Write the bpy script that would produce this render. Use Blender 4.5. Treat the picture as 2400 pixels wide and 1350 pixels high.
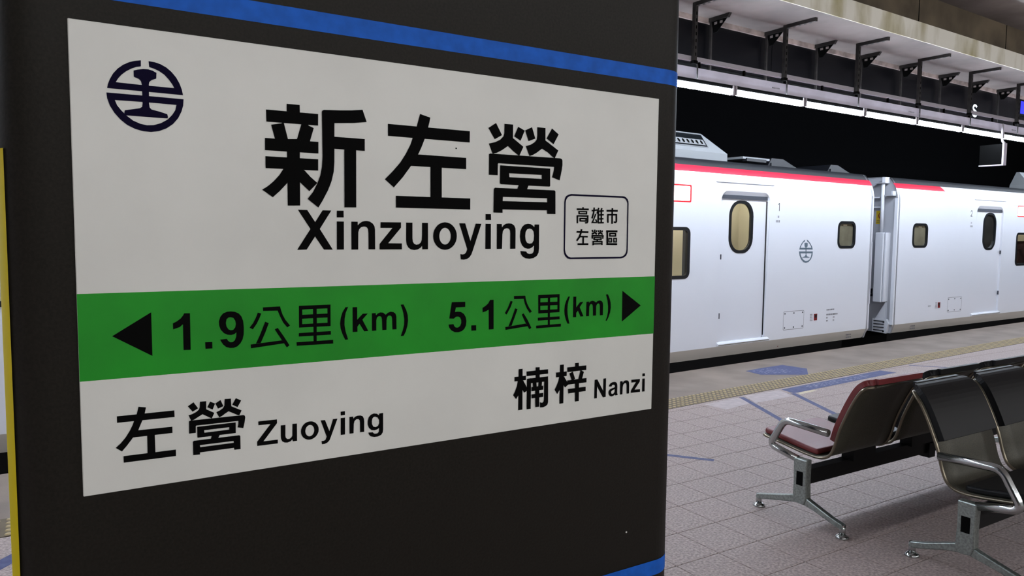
import bpy, bmesh, math, random
from math import sin, cos, pi, radians, atan2, sqrt
from mathutils import Vector, Matrix
from mathutils.geometry import tessellate_polygon

# ---------------------------------------------------------------- scene, camera, world, exposure
SC = bpy.context.scene
COL = SC.collection
for _o in list(bpy.data.objects):
    bpy.data.objects.remove(_o)

def make_camera():
    f_px, yaw, pitch, roll, h = 1758.58, 0.55832412, 0.07529707, 0.01018026, 1.658
    fw = Vector((sin(yaw) * cos(pitch), cos(yaw) * cos(pitch), -sin(pitch)))
    r = Vector((cos(yaw), -sin(yaw), 0))
    u = r.cross(fw)
    r2 = cos(roll) * r + sin(roll) * u
    u2 = -sin(roll) * r + cos(roll) * u
    cam = bpy.data.cameras.new('camera')
    cam.sensor_fit = 'HORIZONTAL'
    cam.sensor_width = 36.0
    cam.lens = f_px / 2400 * 36.0
    cam.clip_start, cam.clip_end = 0.05, 200
    o = bpy.data.objects.new('camera', cam)
    COL.objects.link(o)
    m = Matrix((r2, u2, -fw)).transposed().to_4x4()
    m.translation = (0, 0, h)
    o.matrix_world = m
    SC.camera = o
make_camera()

W = bpy.data.worlds.new('station_air'); SC.world = W; W.use_nodes = True
W.node_tree.nodes['Background'].inputs[0].default_value = (0.80, 0.84, 1.0, 1)
W.node_tree.nodes['Background'].inputs[1].default_value = 0.004
SC.view_settings.view_transform = 'Standard'
SC.view_settings.look = 'None'
SC.view_settings.gamma = 1.0
SC.view_settings.use_curve_mapping = False
SC.view_settings.exposure = 0.0
SC.cycles.use_denoising = True
SC.cycles.max_bounces = 5
SC.cycles.diffuse_bounces = 2
SC.cycles.glossy_bounces = 3
SC.cycles.sample_clamp_indirect = 6.0
SC.cycles.use_adaptive_sampling = True
SC.cycles.adaptive_threshold = 0.04
NEAR_TUBE_POWER = 110.0      # emission strength of the tubes over the platform edge by the train
FILL_TUBE_POWER = 99.0       # the assumed unseen row behind the viewer, tuned to light the sign

# ---------------------------------------------------------------- materials
def lin(c):
    return tuple(((v / 255) / 12.92 if v / 255 <= 0.04045 else (((v / 255) + 0.055) / 1.055) ** 2.4) for v in c) + (1,)

def mat(name, rgb, rough=0.6, metal=0.0, spec=0.5, emit=None, estr=0.0, coat=0.0, noise=None, bump=None, rgb2=None, stretch=None, mixpow=(0.35, 0.65)):
    m = bpy.data.materials.new(name); m.use_nodes = True
    nt = m.node_tree; b = nt.nodes['Principled BSDF']
    b.inputs['Base Color'].default_value = lin(rgb)
    b.inputs['Roughness'].default_value = rough
    b.inputs['Metallic'].default_value = metal
    b.inputs['Specular IOR Level'].default_value = spec
    b.inputs['Coat Weight'].default_value = coat
    b.inputs['Coat Roughness'].default_value = 0.06
    if emit:
        b.inputs['Emission Color'].default_value = lin(emit)
        b.inputs['Emission Strength'].default_value = estr
    if noise or bump:
        tc = nt.nodes.new('ShaderNodeTexCoord')
        mp = nt.nodes.new('ShaderNodeMapping')
        nt.links.new(tc.outputs['Object'], mp.inputs['Vector'])
        if stretch: mp.inputs['Scale'].default_value = stretch
    if noise:
        n = nt.nodes.new('ShaderNodeTexNoise'); n.inputs['Scale'].default_value = noise[0]; n.inputs['Detail'].default_value = 5
        nt.links.new(mp.outputs[0], n.inputs['Vector'])
        cr = nt.nodes.new('ShaderNodeValToRGB')
        cr.color_ramp.elements[0].position, cr.color_ramp.elements[1].position = mixpow
        if rgb2 is None:
            k = noise[1]
            c0 = tuple(max(0, v * (1 - k)) for v in rgb); c1 = tuple(min(255, v * (1 + k)) for v in rgb)
        else:
            c0, c1 = rgb, rgb2
        cr.color_ramp.elements[0].color = lin(c0); cr.color_ramp.elements[1].color = lin(c1)
        nt.links.new(n.outputs['Fac'], cr.inputs[0]); nt.links.new(cr.outputs[0], b.inputs['Base Color'])
    if bump:
        n2 = nt.nodes.new('ShaderNodeTexNoise'); n2.inputs['Scale'].default_value = bump[0]; n2.inputs['Detail'].default_value = 3
        nt.links.new(mp.outputs[0], n2.inputs['Vector'])
        bp = nt.nodes.new('ShaderNodeBump'); bp.inputs['Strength'].default_value = bump[1]; bp.inputs['Distance'].default_value = bump[2]
        nt.links.new(n2.outputs['Fac'], bp.inputs['Height']); nt.links.new(bp.outputs[0], b.inputs['Normal'])
    return m

def glass_mat(name, tint=(230, 235, 235)):
    m = bpy.data.materials.new(name); m.use_nodes = True
    nt = m.node_tree; nt.nodes.remove(nt.nodes['Principled BSDF'])
    out = nt.nodes['Material Output']
    t = nt.nodes.new('ShaderNodeBsdfTransparent'); t.inputs[0].default_value = lin(tint)
    g = nt.nodes.new('ShaderNodeBsdfGlossy'); g.inputs['Roughness'].default_value = 0.02
    lw = nt.nodes.new('ShaderNodeLayerWeight'); lw.inputs[0].default_value = 0.5
    fr = nt.nodes.new('ShaderNodeMapRange'); fr.inputs['From Min'].default_value = 0.35; fr.inputs['To Min'].default_value = 0.05; fr.inputs['To Max'].default_value = 0.9
    nt.links.new(lw.outputs['Facing'], fr.inputs['Value'])
    mx = nt.nodes.new('ShaderNodeMixShader')
    nt.links.new(fr.outputs[0], mx.inputs[0]); nt.links.new(t.outputs[0], mx.inputs[1]); nt.links.new(g.outputs[0], mx.inputs[2])
    nt.links.new(mx.outputs[0], out.inputs[0])
    return m

M = {}
M['grout'] = mat('grout', (96, 86, 82), 0.9)
M['tile'] = mat('floor_tile', (157, 142, 138), 0.62, noise=(70, 0.16), bump=(120, 0.7, 0.005))
M['coping'] = mat('coping_stone', (126, 113, 104), 0.6, noise=(2.2, 0.09), bump=(140, 0.3, 0.003))
M['tactile'] = mat('tactile_ochre', (96, 84, 66), 0.6, noise=(6, 0.10))
M['dome'] = mat('tactile_dome', (174, 156, 116), 0.55)
M['pit'] = mat('pit_black', (22, 22, 24), 0.95)
M['pale_wall'] = mat('pale_bounce_wall', (190, 190, 184), 0.7, noise=(2, 0.05))  # pale tone chosen so the unseen back wall bounces fill light
M['dark_wall'] = mat('tunnel_wall', (10, 10, 12), 0.98, spec=0.1)
M['soffit'] = mat('soffit_paint', (126, 115, 112), 0.85, noise=(1.3, 0.10))
M['stained'] = mat('stained_concrete', (252, 249, 234), 0.75, noise=(2.6, 0.2), rgb2=(176, 166, 112), stretch=(1.0, 1.0, 0.35), mixpow=(0.46, 0.72))
M['concrete'] = mat('brown_concrete', (104, 93, 76), 0.85, noise=(1.4, 0.2))
M['ceiling'] = mat('ceiling_grey', (150, 142, 138), 0.9, noise=(1.5, 0.1))
M['pillar'] = mat('pillar_black', (35, 33, 29), 0.55, spec=0.18, noise=(260, 0.10), bump=(220, 0.25, 0.001))
M['blue'] = mat('band_blue', (22, 92, 190), 0.55, spec=0.18, noise=(40, 0.06))
M['yellow'] = mat('guard_yellow', (222, 198, 6), 0.75, spec=0.1)
M['sign_white'] = mat('sign_white', (219, 220, 214), 0.42, spec=0.4, noise=(5, 0.018), bump=(260, 0.08, 0.0005))
M['sign_green'] = mat('sign_green', (24, 146, 30), 0.5, spec=0.25, noise=(8, 0.05))
M['ink'] = mat('print_black', (4, 4, 4), 0.7, spec=0.06)
M['navy'] = mat('print_navy', (14, 9, 38), 0.7, spec=0.06)
M['car_white'] = mat('car_white', (231, 234, 243), 0.22, spec=0.5, coat=0.6)
M['car_skirt'] = mat('car_skirt', (216, 212, 206), 0.35)
M['car_red'] = mat('car_red', (222, 40, 66), 0.3, coat=0.4)
M['car_roof'] = mat('car_roof_black', (13, 15, 22), 0.55)
M['car_grey'] = mat('car_grey', (176, 178, 186), 0.5)
M['ac_grey'] = mat('ac_grey', (130, 132, 135), 0.6)
M['rubber'] = mat('rubber_black', (12, 16, 20), 0.35)
M['seam'] = mat('seam_dark', (58, 62, 72), 0.6)
M['emblem_grey'] = mat('emblem_slate', (92, 108, 122), 0.5)
M['print_grey'] = mat('print_grey', (118, 118, 124), 0.6)
M['faint_grey'] = mat('faint_panel_line', (196, 198, 208), 0.5)
M['socket_red'] = mat('socket_red', (128, 16, 24), 0.5)
M['sticker_yellow'] = mat('sticker_yellow', (206, 176, 10), 0.5)
M['beige'] = mat('cabin_beige', (210, 202, 180), 0.7)
M['frost'] = mat('frosted_pane', (106, 102, 86), 0.16, spec=0.6, noise=(3, 0.12))
M['smoke'] = mat('smoked_pane', (42, 41, 38), 0.12, spec=0.6, noise=(7, 0.15))
M['brown_pane'] = mat('brown_pane', (66, 48, 44), 0.12, spec=0.6, noise=(8, 0.3))
M['glass'] = glass_mat('pane_glass')
M['cabin_lamp'] = mat('cabin_lamp', (255, 244, 214), 0.5, emit=(255, 248, 232), estr=16.0)
M['led'] = mat('display_led', (255, 240, 240), 0.4, emit=(255, 226, 222), estr=5.0)
M['led_edge'] = mat('display_edge_red', (180, 20, 34), 0.4, emit=(255, 22, 40), estr=0.5)
M['chrome'] = mat('polished_metal', (186, 190, 190), 0.2, metal=1.0)
M['cast'] = mat('cast_aluminium', (150, 158, 154), 0.36, metal=0.85, noise=(90, 0.10))
M['dull_rail'] = mat('dull_side_rail', (128, 120, 104), 0.32, metal=0.9)
M['steel_dark'] = mat('beam_black', (7, 7, 8), 0.6, spec=0.25)
M['shell'] = mat('perforated_steel', (62, 60, 50), 0.5, metal=0.3, noise=(420, 0.35))
M['red_vinyl'] = mat('red_vinyl', (112, 40, 42), 0.42, noise=(300, 0.06), bump=(400, 0.15, 0.001))
M['black_vinyl'] = mat('black_vinyl', (16, 17, 18), 0.45, spec=0.22, bump=(400, 0.15, 0.001))
M['zinc'] = mat('galvanised_strut', (46, 43, 42), 0.5, metal=0.4, noise=(12, 0.2))
M['trough'] = mat('trunking_white', (226, 221, 236), 0.5, noise=(3, 0.04))
M['rail'] = mat('rail_grey', (176, 170, 176), 0.5)
M['slot'] = mat('slot_black', (3, 3, 3), 0.9, spec=0.1)
M['screen'] = mat('smoke_screen_glass', (7, 7, 10), 0.3, spec=0.16)
M['edge_angle'] = mat('soffit_edge_angle', (142, 126, 120), 0.6, noise=(6, 0.2))
M['tube'] = mat('tube_emitter', (255, 255, 255), 0.4, emit=(228, 240, 255), estr=NEAR_TUBE_POWER)
M['tube_fill'] = mat('tube_emitter_fill', (255, 255, 255), 0.4, emit=(250, 250, 252), estr=FILL_TUBE_POWER)
M['s_white'] = mat('reflection_white', (240, 245, 255), 0.5, emit=(230, 240, 255), estr=1.0)  # glow stands in for the letter's reflection in the dark glass
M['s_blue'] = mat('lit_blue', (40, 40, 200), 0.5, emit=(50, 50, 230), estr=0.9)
M['floor_blue'] = mat('floor_blue_print', (52, 60, 106), 0.6, noise=(22, 0.1), rgb2=(76, 82, 120))
M['floor_blue_worn'] = mat('floor_blue_text', (54, 64, 110), 0.6, noise=(34, 0.1), rgb2=(140, 142, 162), stretch=(0.55, 1.6, 1), mixpow=(0.50, 0.62))
M['floor_pale'] = mat('floor_pale_residue', (174, 163, 164), 0.6, noise=(14, 0.05))
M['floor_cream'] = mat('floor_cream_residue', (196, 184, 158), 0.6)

# ---------------------------------------------------------------- mesh helpers
class MB:
    def __init__(self, f=None):
        self.v, self.fc, self.sm, self.f = [], [], [], f
    def add(self, verts, faces, smooth=False):
        k = len(self.v)
        self.v += [tuple(self.f(*p)) if self.f else tuple(p) for p in verts]
        self.fc += [tuple(i + k for i in fc) for fc in faces]
        self.sm += [smooth] * len(faces)
        return self
    def box(self, x0, x1, y0, y1, z0, z1):
        v = [(x, y, z) for x in (x0, x1) for y in (y0, y1) for z in (z0, z1)]
        return self.add(v, [(0, 1, 3, 2), (4, 6, 7, 5), (0, 4, 5, 1), (2, 3, 7, 6), (0, 2, 6, 4), (1, 5, 7, 3)])
    def prism(self, poly, mapf, a, b, smooth=False):
        """poly: 2D outline; mapf(u, v, w) -> 3D; extruded from w=a to w=b."""
        n = len(poly)
        v = [mapf(p[0], p[1], a) for p in poly] + [mapf(p[0], p[1], b) for p in poly]
        fs = [(i, (i + 1) % n, n + (i + 1) % n, n + i) for i in range(n)]
        self.add(v, fs, smooth)
        tris = tessellate_polygon([[Vector((p[0], p[1], 0)) for p in poly]])
        self.add(v, [tuple(t) for t in tris] + [tuple(i + n for i in reversed(t)) for t in tris])
        return self
    def tube(self, pts, r, n=10, caps=True, radii=None, squash=None):
        pts = [Vector(p) for p in pts]
        rings = []
        up = Vector((0, 0, 1))
        prev = None
        for i, p in enumerate(pts):
            a = pts[max(i - 1, 0)]; b = pts[min(i + 1, len(pts) - 1)]
            d = (b - a).normalized()
            if prev is None:
                ref = up if abs(d.dot(up)) < 0.95 else Vector((1, 0, 0))
                s = d.cross(ref).normalized()
            else:
                s = (prev - d * prev.dot(d)).normalized()
            prev = s
            t = d.cross(s)
            rr = radii[i] if radii else r
            rings.append([p + (s * cos(2 * pi * k / n) + t * sin(2 * pi * k / n) * (squash or 1)) * rr for k in range(n)])
        v = [tuple(q) for ring in rings for q in ring]
        fs = [(i * n + k, i * n + (k + 1) % n, (i + 1) * n + (k + 1) % n, (i + 1) * n + k) for i in range(len(pts) - 1) for k in range(n)]
        self.add(v, fs, True)
        if caps:
            self.add(v, [tuple(range(n - 1, -1, -1)), tuple((len(pts) - 1) * n + k for k in range(n))])
        return self
    def loops(self, loops, mapf):
        """flat filled outline with holes."""
        tris = tessellate_polygon([[Vector((p[0], p[1], 0)) for p in l] for l in loops])
        v = [mapf(p[0], p[1]) for l in loops for p in l]
        return self.add(v, [tuple(t) for t in tris])
    def strip(self, A, B, closed=False, smooth=False):
        """quads between two equally long polylines."""
        n = len(A)
        m = n if closed else n - 1
        return self.add(list(A) + list(B), [(i, (i + 1) % n, n + (i + 1) % n, n + i) for i in range(m)], smooth)
    def lathe(self, prof, c, n=16, smooth=True):
        v = [(c[0] + r * cos(2 * pi * k / n), c[1] + r * sin(2 * pi * k / n), c[2] + z) for r, z in prof for k in range(n)]
        fs = [(i * n + k, i * n + (k + 1) % n, (i + 1) * n + (k + 1) % n, (i + 1) * n + k) for i in range(len(prof) - 1) for k in range(n)]
        return self.add(v, fs, smooth)
    def mesh(self, name, m, merge=False):
        me = bpy.data.meshes.new(name)
        me.from_pydata(self.v, [], self.fc)
        me.polygons.foreach_set('use_smooth', self.sm)
        me.materials.append(M[m] if isinstance(m, str) else m)
        bm = bmesh.new(); bm.from_mesh(me)
        bmesh.ops.remove_doubles(bm, verts=bm.verts, dist=1e-5)
        bmesh.ops.recalc_face_normals(bm, faces=bm.faces)
        bm.to_mesh(me); bm.free()
        return me
    def build(self, name, m, parent=None, loc=None):
        return link(name, self.mesh(name, m), parent, loc)

def link(name, data, parent=None, loc=None):
    o = bpy.data.objects.new(name, data); COL.objects.link(o)
    if parent is not None: o.parent = parent
    if loc is not None: o.location = loc
    return o

def bevel(o, w, seg=2):
    md = o.modifiers.new('bevel', 'BEVEL'); md.width = w; md.segments = seg; md.limit_method = 'ANGLE'; md.angle_limit = radians(40)
    return o

def tag(o, label=None, cat=None, group=None, kind=None):
    if label: o['label'] = label
    if cat: o['category'] = cat
    if group: o['group'] = group
    if kind: o['kind'] = kind
    return o

def thing(name, label, cat, loc=(0, 0, 0), group=None):
    return tag(link(name, None, None, loc), label, cat, group)

def struct(name, o_label, mb, m):
    return tag(mb.build(name, m), o_label, None, None, 'structure')

def rrect(x0, x1, y0, y1, r, n=6):
    pts = []
    for cx, cy, a in ((x1 - r, y1 - r, 0), (x0 + r, y1 - r, 90), (x0 + r, y0 + r, 180), (x1 - r, y0 + r, 270)):
        for k in range(n + 1):
            t = radians(a + 90 * k / n)
            pts.append((cx + r * cos(t), cy + r * sin(t)))
    return pts

def pairs(l, k=1e-4, dx=0, dz=0):
    return [(l[i] * k + dx, l[i + 1] * k + dz) for i in range(0, len(l), 2)]
GLYPHS=[
('xin',[[[2611,5144,2795,5145,2797,5038,2611,5041]],[[2328,5039,3058,5042,3056,4879,2331,4875]],[[2395,4838,2535,4868,2568,4885,2628,4642,2445,4650]],[[2817,4886,2915,4881,2915,4870,2992,4840,2935,4647,2746,4651]],[[2309,4651,3057,4649,3055,4485,2307,4484]],[[2311,4402,3052,4403,3050,4242,2311,4239]],[[2608,4657,2790,4670,2785,3736,2610,3731]],[[2567,4268,2547,4227,2499,4152,2419,4062,2339,3992,2260,3940,2405,3842,2496,3925,2604,4043,2687,4208]],[[2742,4278,2851,4236,2939,4145,3036,4065,2919,3943,2787,4064,2687,4208]],[[3111,5080,3120,5099,3144,5109,3378,5123,3552,5139,3721,5164,3784,4992,3594,4962,3377,4943,3305,4937,3115,4911]],[[3111,5074,3294,4953,3289,4376,3278,4237,3244,4097,3190,3964,3111,3817,3047,3714,2893,3833,2972,3935,3036,4061,3079,4173,3104,4297,3114,4448]],[[3275,4740,3753,4740,3752,4566,3281,4568]],[[3438,4586,3619,4584,3615,3731,3436,3728]]]),
('zuo',[[[4121,4993,5525,4993,5523,4814,4122,4815]],[[4651,5187,4824,5147,4810,5075,4789,4997,4729,4811,4678,4688,4618,4567,4553,4467,4498,4386,4362,4207,4216,4048,4070,4164,4187,4279,4321,4428,4416,4571,4485,4699,4528,4815,4594,4994]],[[4595,4569,5460,4566,5461,4387,4484,4388]],[[4828,4432,5024,4442,5026,3903,4829,3897]],[[4248,3923,5539,3923,5538,3745,4248,3744]]]),
('ying',[[[5867,5073,6011,5164,6127,4976,5987,4900]],[[6171,5164,6340,5166,6339,4945,6547,4815,6469,4663,6445,4671,6347,4730,6243,4807,6123,4729,6029,4683,5951,4662,5877,4823,5996,4854,6090,4898,6153,4958,6171,5013]],[[6439,5138,6570,5085,6490,4912,6363,4974]],[[6578,5089,6714,5153,6785,4968,6648,4916]],[[6820,5162,6989,5162,6992,4952,7263,4800,7191,4665,7156,4677,7043,4754,6923,4809,6824,4740,6741,4693,6670,4669,6593,4830,6688,4859,6771,4906,6812,4953,6823,5022]],[[7125,5164,7265,5074,7161,4901,7014,4988]],[[5882,4654,5905,4664,7304,4669,7339,4660,7353,4633,7355,4555,7342,4470,7300,4291,7140,4336,7169,4433,7181,4515,6063,4516,6050,4504,6049,4319,5883,4319]],[[6094,4483,7096,4482,7101,4184,7087,4174,6114,4175,6093,4190],[6268,4363,6924,4365,6925,4298,6275,4298]],[[6467,4193,6657,4180,6625,4103,6436,4116]],[[5976,4092,5996,4113,7192,4114,7213,4097,7220,3706,7044,3707,7043,3767,6146,3763,6147,3706,5973,3707],[6152,3970,7043,3973,7044,3905,6148,3900]]]),
('X',[[[2752,3677,2886,3676,3000,3505,3110,3676,3239,3676,3067,3407,3257,3108,3125,3109,2996,3298,2873,3110,2736,3107,2930,3405]]]),
('i',[[[3321,3676,3424,3677,3425,3579,3320,3578]],[[3320,3519,3427,3519,3425,3109,3318,3108]]]),
('n',[[[3540,3520,3639,3520,3640,3466,3665,3493,3705,3521,3750,3532,3781,3534,3830,3525,3875,3496,3902,3458,3911,3407,3912,3109,3807,3110,3806,3355,3801,3406,3785,3435,3758,3449,3731,3450,3691,3438,3662,3409,3648,3362,3645,3107,3540,3107]]]),
('z',[[[3999,3519,4333,3521,4333,3441,4123,3202,4347,3199,4347,3107,3983,3107,3983,3191,4191,3434,3998,3433]]]),
('u',[[[4418,3519,4524,3520,4524,3272,4531,3224,4555,3191,4588,3179,4632,3186,4666,3215,4682,3255,4686,3335,4686,3520,4788,3520,4789,3107,4690,3106,4688,3162,4661,3131,4613,3105,4555,3096,4497,3107,4454,3136,4428,3180,4418,3237]]]),
('o',[[[5298,3317,5293,3268,5278,3221,5252,3179,5219,3145,5179,3118,5134,3102,5087,3097,5040,3103,4996,3119,4957,3145,4924,3180,4899,3221,4883,3267,4878,3315,4883,3363,4898,3409,4923,3450,4956,3485,4995,3511,5039,3528,5085,3534,5132,3529,5177,3514,5217,3488,5251,3454,5277,3412,5293,3366],[5190,3314,5187,3285,5180,3257,5168,3232,5151,3211,5132,3195,5111,3185,5088,3182,5065,3185,5044,3195,5024,3211,5008,3231,4996,3256,4988,3284,4986,3313,4988,3343,4996,3370,5008,3395,5024,3416,5043,3432,5064,3442,5087,3446,5110,3443,5131,3433,5151,3418,5167,3397,5179,3372,5187,3344]]]),
('y',[[[5340,3522,5449,3522,5547,3235,5643,3520,5749,3519,5592,3085,5565,3019,5533,2976,5484,2946,5425,2936,5372,2942,5363,3028,5403,3022,5441,3029,5468,3053,5489,3105]]]),
('i',[[[5826,3678,5928,3679,5932,3582,5826,3581]],[[5827,3520,5928,3520,5930,3109,5826,3108]]]),
('n',[[[6043,3520,6138,3521,6141,3464,6174,3502,6219,3527,6276,3534,6334,3528,6381,3499,6405,3456,6410,3406,6410,3110,6306,3109,6305,3366,6299,3415,6277,3444,6237,3452,6191,3439,6161,3404,6152,3346,6146,3109,6044,3107]]]),
('g',[[[6792,3522,6885,3522,6889,3109,6880,3039,6845,2984,6779,2949,6695,2938,6611,2948,6552,2981,6522,3021,6510,3071,6628,3062,6646,3035,6688,3020,6742,3025,6775,3050,6785,3090,6784,3165,6752,3135,6704,3112,6657,3108,6597,3122,6543,3165,6507,3239,6496,3318,6505,3407,6539,3477,6592,3519,6657,3533,6710,3527,6759,3501,6788,3475],[6688,3451,6741,3439,6774,3400,6785,3330,6777,3250,6745,3205,6691,3195,6643,3210,6613,3254,6604,3324,6611,3393,6640,3436]]]),
('frame',[[[7555,4065,8122,4064,8735,4065,8771,4061,8806,4046,8846,4013,8867,3974,8872,3930,8874,3494,8875,3066,8868,3022,8840,2972,8779,2936,8715,2923,8149,2921,7548,2921,7489,2939,7447,2974,7421,3017,7410,3074,7409,3496,7408,3917,7417,3973,7445,4021,7491,4050],[7567,4034,8123,4033,8723,4034,8768,4027,8808,4002,8833,3966,8842,3924,8845,3504,8846,3086,8838,3042,8816,3002,8766,2966,8702,2953,8148,2953,7565,2951,7521,2964,7482,2993,7452,3036,7439,3092,7439,3497,7438,3908,7446,3951,7471,3994,7509,4021]]]),
('gao',[[[7801,3841,7802,3805,7838,3806,7837,3842]],[[7681,3786,7949,3789,7949,3821,7681,3818]],[[7749,3750,7885,3750,7884,3738,7750,3736],[7718,3774,7917,3775,7915,3713,7719,3712]],[[7717,3555,7714,3672,7911,3674,7911,3591,7903,3580,7868,3578,7871,3552,7922,3555,7945,3583,7945,3702,7681,3698,7684,3555]],[[7774,3629,7876,3629,7875,3610,7776,3610],[7741,3653,7909,3654,7905,3585,7746,3585]]]),
('xiong',[[[8055,3844,8042,3747,8008,3649,8041,3642,8076,3742,8089,3841]],[[8017,3770,8148,3787,8143,3813,8012,3797]],[[8094,3732,8051,3638,8020,3579,8047,3570,8079,3630,8122,3724]],[[8016,3563,8133,3561,8134,3584,8017,3586]],[[8093,3630,8124,3574,8148,3583,8118,3639]],[[8159,3843,8119,3738,8150,3731,8189,3837]],[[8147,3780,8145,3562,8182,3561,8184,3780]],[[8227,3840,8211,3784,8243,3779,8259,3834]],[[8216,3786,8221,3572,8253,3572,8248,3787]],[[8152,3764,8290,3775,8287,3801,8149,3790]],[[8174,3698,8289,3704,8287,3729,8172,3723]],[[8176,3626,8283,3632,8281,3657,8174,3651]],[[8159,3557,8292,3561,8291,3588,8158,3584]]]),
('shi',[[[8471,3841,8472,3792,8510,3793,8509,3842]],[[8356,3774,8616,3778,8616,3813,8356,3809]],[[8408,3575,8405,3705,8568,3709,8571,3606,8562,3598,8529,3602,8524,3574,8577,3568,8608,3596,8604,3738,8368,3733,8372,3574]],[[8468,3797,8470,3556,8507,3556,8504,3798]]]),
('zuo',[[[7685,3387,7950,3383,7950,3416,7686,3419]],[[7776,3454,7762,3390,7733,3319,7675,3254,7705,3236,7768,3305,7800,3383,7814,3449]],[[7764,3307,7936,3304,7936,3334,7765,3336]],[[7816,3325,7817,3191,7853,3191,7852,3325]],[[7711,3170,7952,3170,7951,3203,7710,3203]]]),
('ying',[[[8017,3432,8045,3449,8069,3412,8041,3398]],[[8077,3448,8109,3447,8110,3405,8149,3379,8135,3350,8130,3352,8111,3363,8091,3379,8068,3364,8050,3356,8035,3352,8020,3383,8043,3389,8062,3397,8074,3408,8077,3419]],[[8128,3441,8153,3430,8138,3398,8114,3410]],[[8154,3431,8180,3442,8193,3407,8168,3398]],[[8200,3443,8231,3442,8232,3403,8281,3373,8268,3348,8262,3351,8241,3365,8219,3376,8201,3364,8186,3355,8172,3351,8158,3382,8176,3387,8191,3395,8198,3404,8200,3417]],[[8256,3442,8281,3424,8262,3392,8235,3409]],[[8021,3350,8026,3352,8288,3349,8295,3347,8297,3342,8298,3327,8295,3311,8288,3278,8259,3287,8264,3305,8267,3320,8057,3323,8055,3321,8055,3285,8022,3285]],[[8063,3317,8251,3314,8253,3259,8250,3257,8068,3257,8064,3260],[8097,3293,8220,3293,8220,3280,8099,3281]],[[8135,3261,8171,3258,8165,3244,8130,3246]],[[8041,3241,8045,3245,8269,3246,8273,3243,8275,3170,8243,3170,8243,3181,8075,3178,8075,3167,8042,3167],[8076,3218,8242,3219,8243,3207,8075,3204]]]),
('qu',[[[8355,3403,8620,3403,8620,3438,8355,3438]],[[8360,3430,8366,3181,8406,3181,8400,3430]],[[8366,3171,8619,3168,8618,3204,8366,3206]],[[8458,3367,8559,3367,8559,3348,8458,3348],[8425,3393,8591,3393,8593,3323,8426,3322]],[[8436,3280,8464,3280,8465,3237,8437,3237],[8406,3303,8494,3304,8496,3214,8408,3214]],[[8552,3280,8580,3281,8581,3237,8554,3237],[8521,3304,8610,3304,8613,3214,8524,3214]]]),
('arrow',[[[375,2022,831,2306,833,1733]]]),
('one',[[[1228,2273,1299,2270,1298,1778,1210,1781,1209,2127,1170,2091,1088,2066,1087,2146,1138,2172,1184,2207,1212,2243]]]),
('point',[[[1481,1868,1572,1866,1572,1776,1483,1778]]]),
('nine',[[[1819,2270,1872,2262,1921,2237,1958,2192,1979,2126,1987,2039,1984,1944,1969,1875,1939,1821,1897,1781,1848,1764,1799,1766,1750,1783,1710,1820,1687,1860,1673,1891,1760,1896,1776,1867,1804,1845,1837,1845,1866,1869,1883,1916,1888,1976,1859,1953,1818,1944,1769,1951,1721,1978,1682,2027,1663,2084,1661,2143,1681,2202,1718,2247,1767,2267],[1814,2190,1851,2178,1874,2140,1882,2092,1873,2046,1844,2013,1815,2010,1783,2025,1759,2065,1752,2113,1761,2164,1786,2186]]]),
('gong',[[[2247,2306,2485,2309,2499,2251,2521,2184,2560,2110,2623,2028,2582,2004,2525,2077,2486,2160,2450,2250,2249,2255]],[[2178,2236,2224,2221,2201,2160,2162,2082,2107,2004,2063,2031,2114,2095,2153,2172]],[[2276,2103,2325,2080,2276,1950,2211,1806,2146,1803,2193,1900,2238,2008]],[[2406,1987,2449,2005,2532,1878,2611,1745,2573,1717,2502,1829]],[[2074,1795,2502,1824,2541,1780,2078,1741]]]),
('li',[[[2752,2305,3216,2304,3215,1986,2751,1990],[2799,2249,2956,2250,2955,2174,2798,2173],[3010,2250,3169,2249,3169,2174,3009,2174],[2797,2116,2956,2117,2956,2039,2796,2039],[3011,2117,3169,2115,3169,2038,3010,2039]],[[2959,2006,3008,2003,3005,1763,2959,1766]],[[2746,1912,3217,1913,3219,1859,2745,1861]],[[2711,1782,3251,1780,3253,1725,2715,1730]]]),
('paren',[[[3441,2254,3484,2257,3446,2169,3429,2085,3426,1989,3442,1893,3481,1770,3435,1767,3395,1853,3366,1940,3358,2014,3369,2099,3397,2182]]]),
('k',[[[3553,2249,3625,2248,3624,2058,3711,2145,3790,2143,3705,2054,3798,1878,3733,1875,3658,1995,3626,1951,3627,1876,3552,1877]]]),
('m',[[[3856,2143,3917,2144,3921,2108,3949,2135,3990,2151,4036,2145,4080,2110,4111,2138,4158,2153,4205,2145,4240,2119,4254,2074,4257,1875,4188,1876,4183,2045,4175,2078,4152,2094,4123,2092,4102,2071,4092,2028,4090,1877,4023,1876,4018,2043,4009,2078,3984,2093,3955,2089,3934,2069,3926,2026,3926,1876,3857,1875]]]),
('paren',[[[4325,2253,4373,2256,4418,2171,4444,2087,4450,2003,4439,1920,4412,1832,4375,1766,4326,1765,4358,1847,4382,1934,4386,2023,4370,2124,4346,2202]]]),
('five',[[[5212,2256,5458,2253,5458,2168,5287,2167,5272,2094,5321,2098,5379,2090,5434,2055,5468,2001,5482,1935,5474,1865,5445,1810,5396,1774,5332,1761,5269,1766,5206,1799,5167,1849,5155,1897,5246,1900,5259,1865,5288,1841,5327,1839,5366,1863,5385,1905,5385,1958,5365,1998,5331,2017,5292,2017,5249,1987,5167,1994]]]),
('point',[[[5571,1860,5663,1858,5665,1770,5574,1772]]]),
('one',[[[5923,2265,5992,2264,5997,1771,5904,1771,5899,2103,5848,2079,5782,2063,5780,2138,5837,2168,5888,2206]]]),
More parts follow.
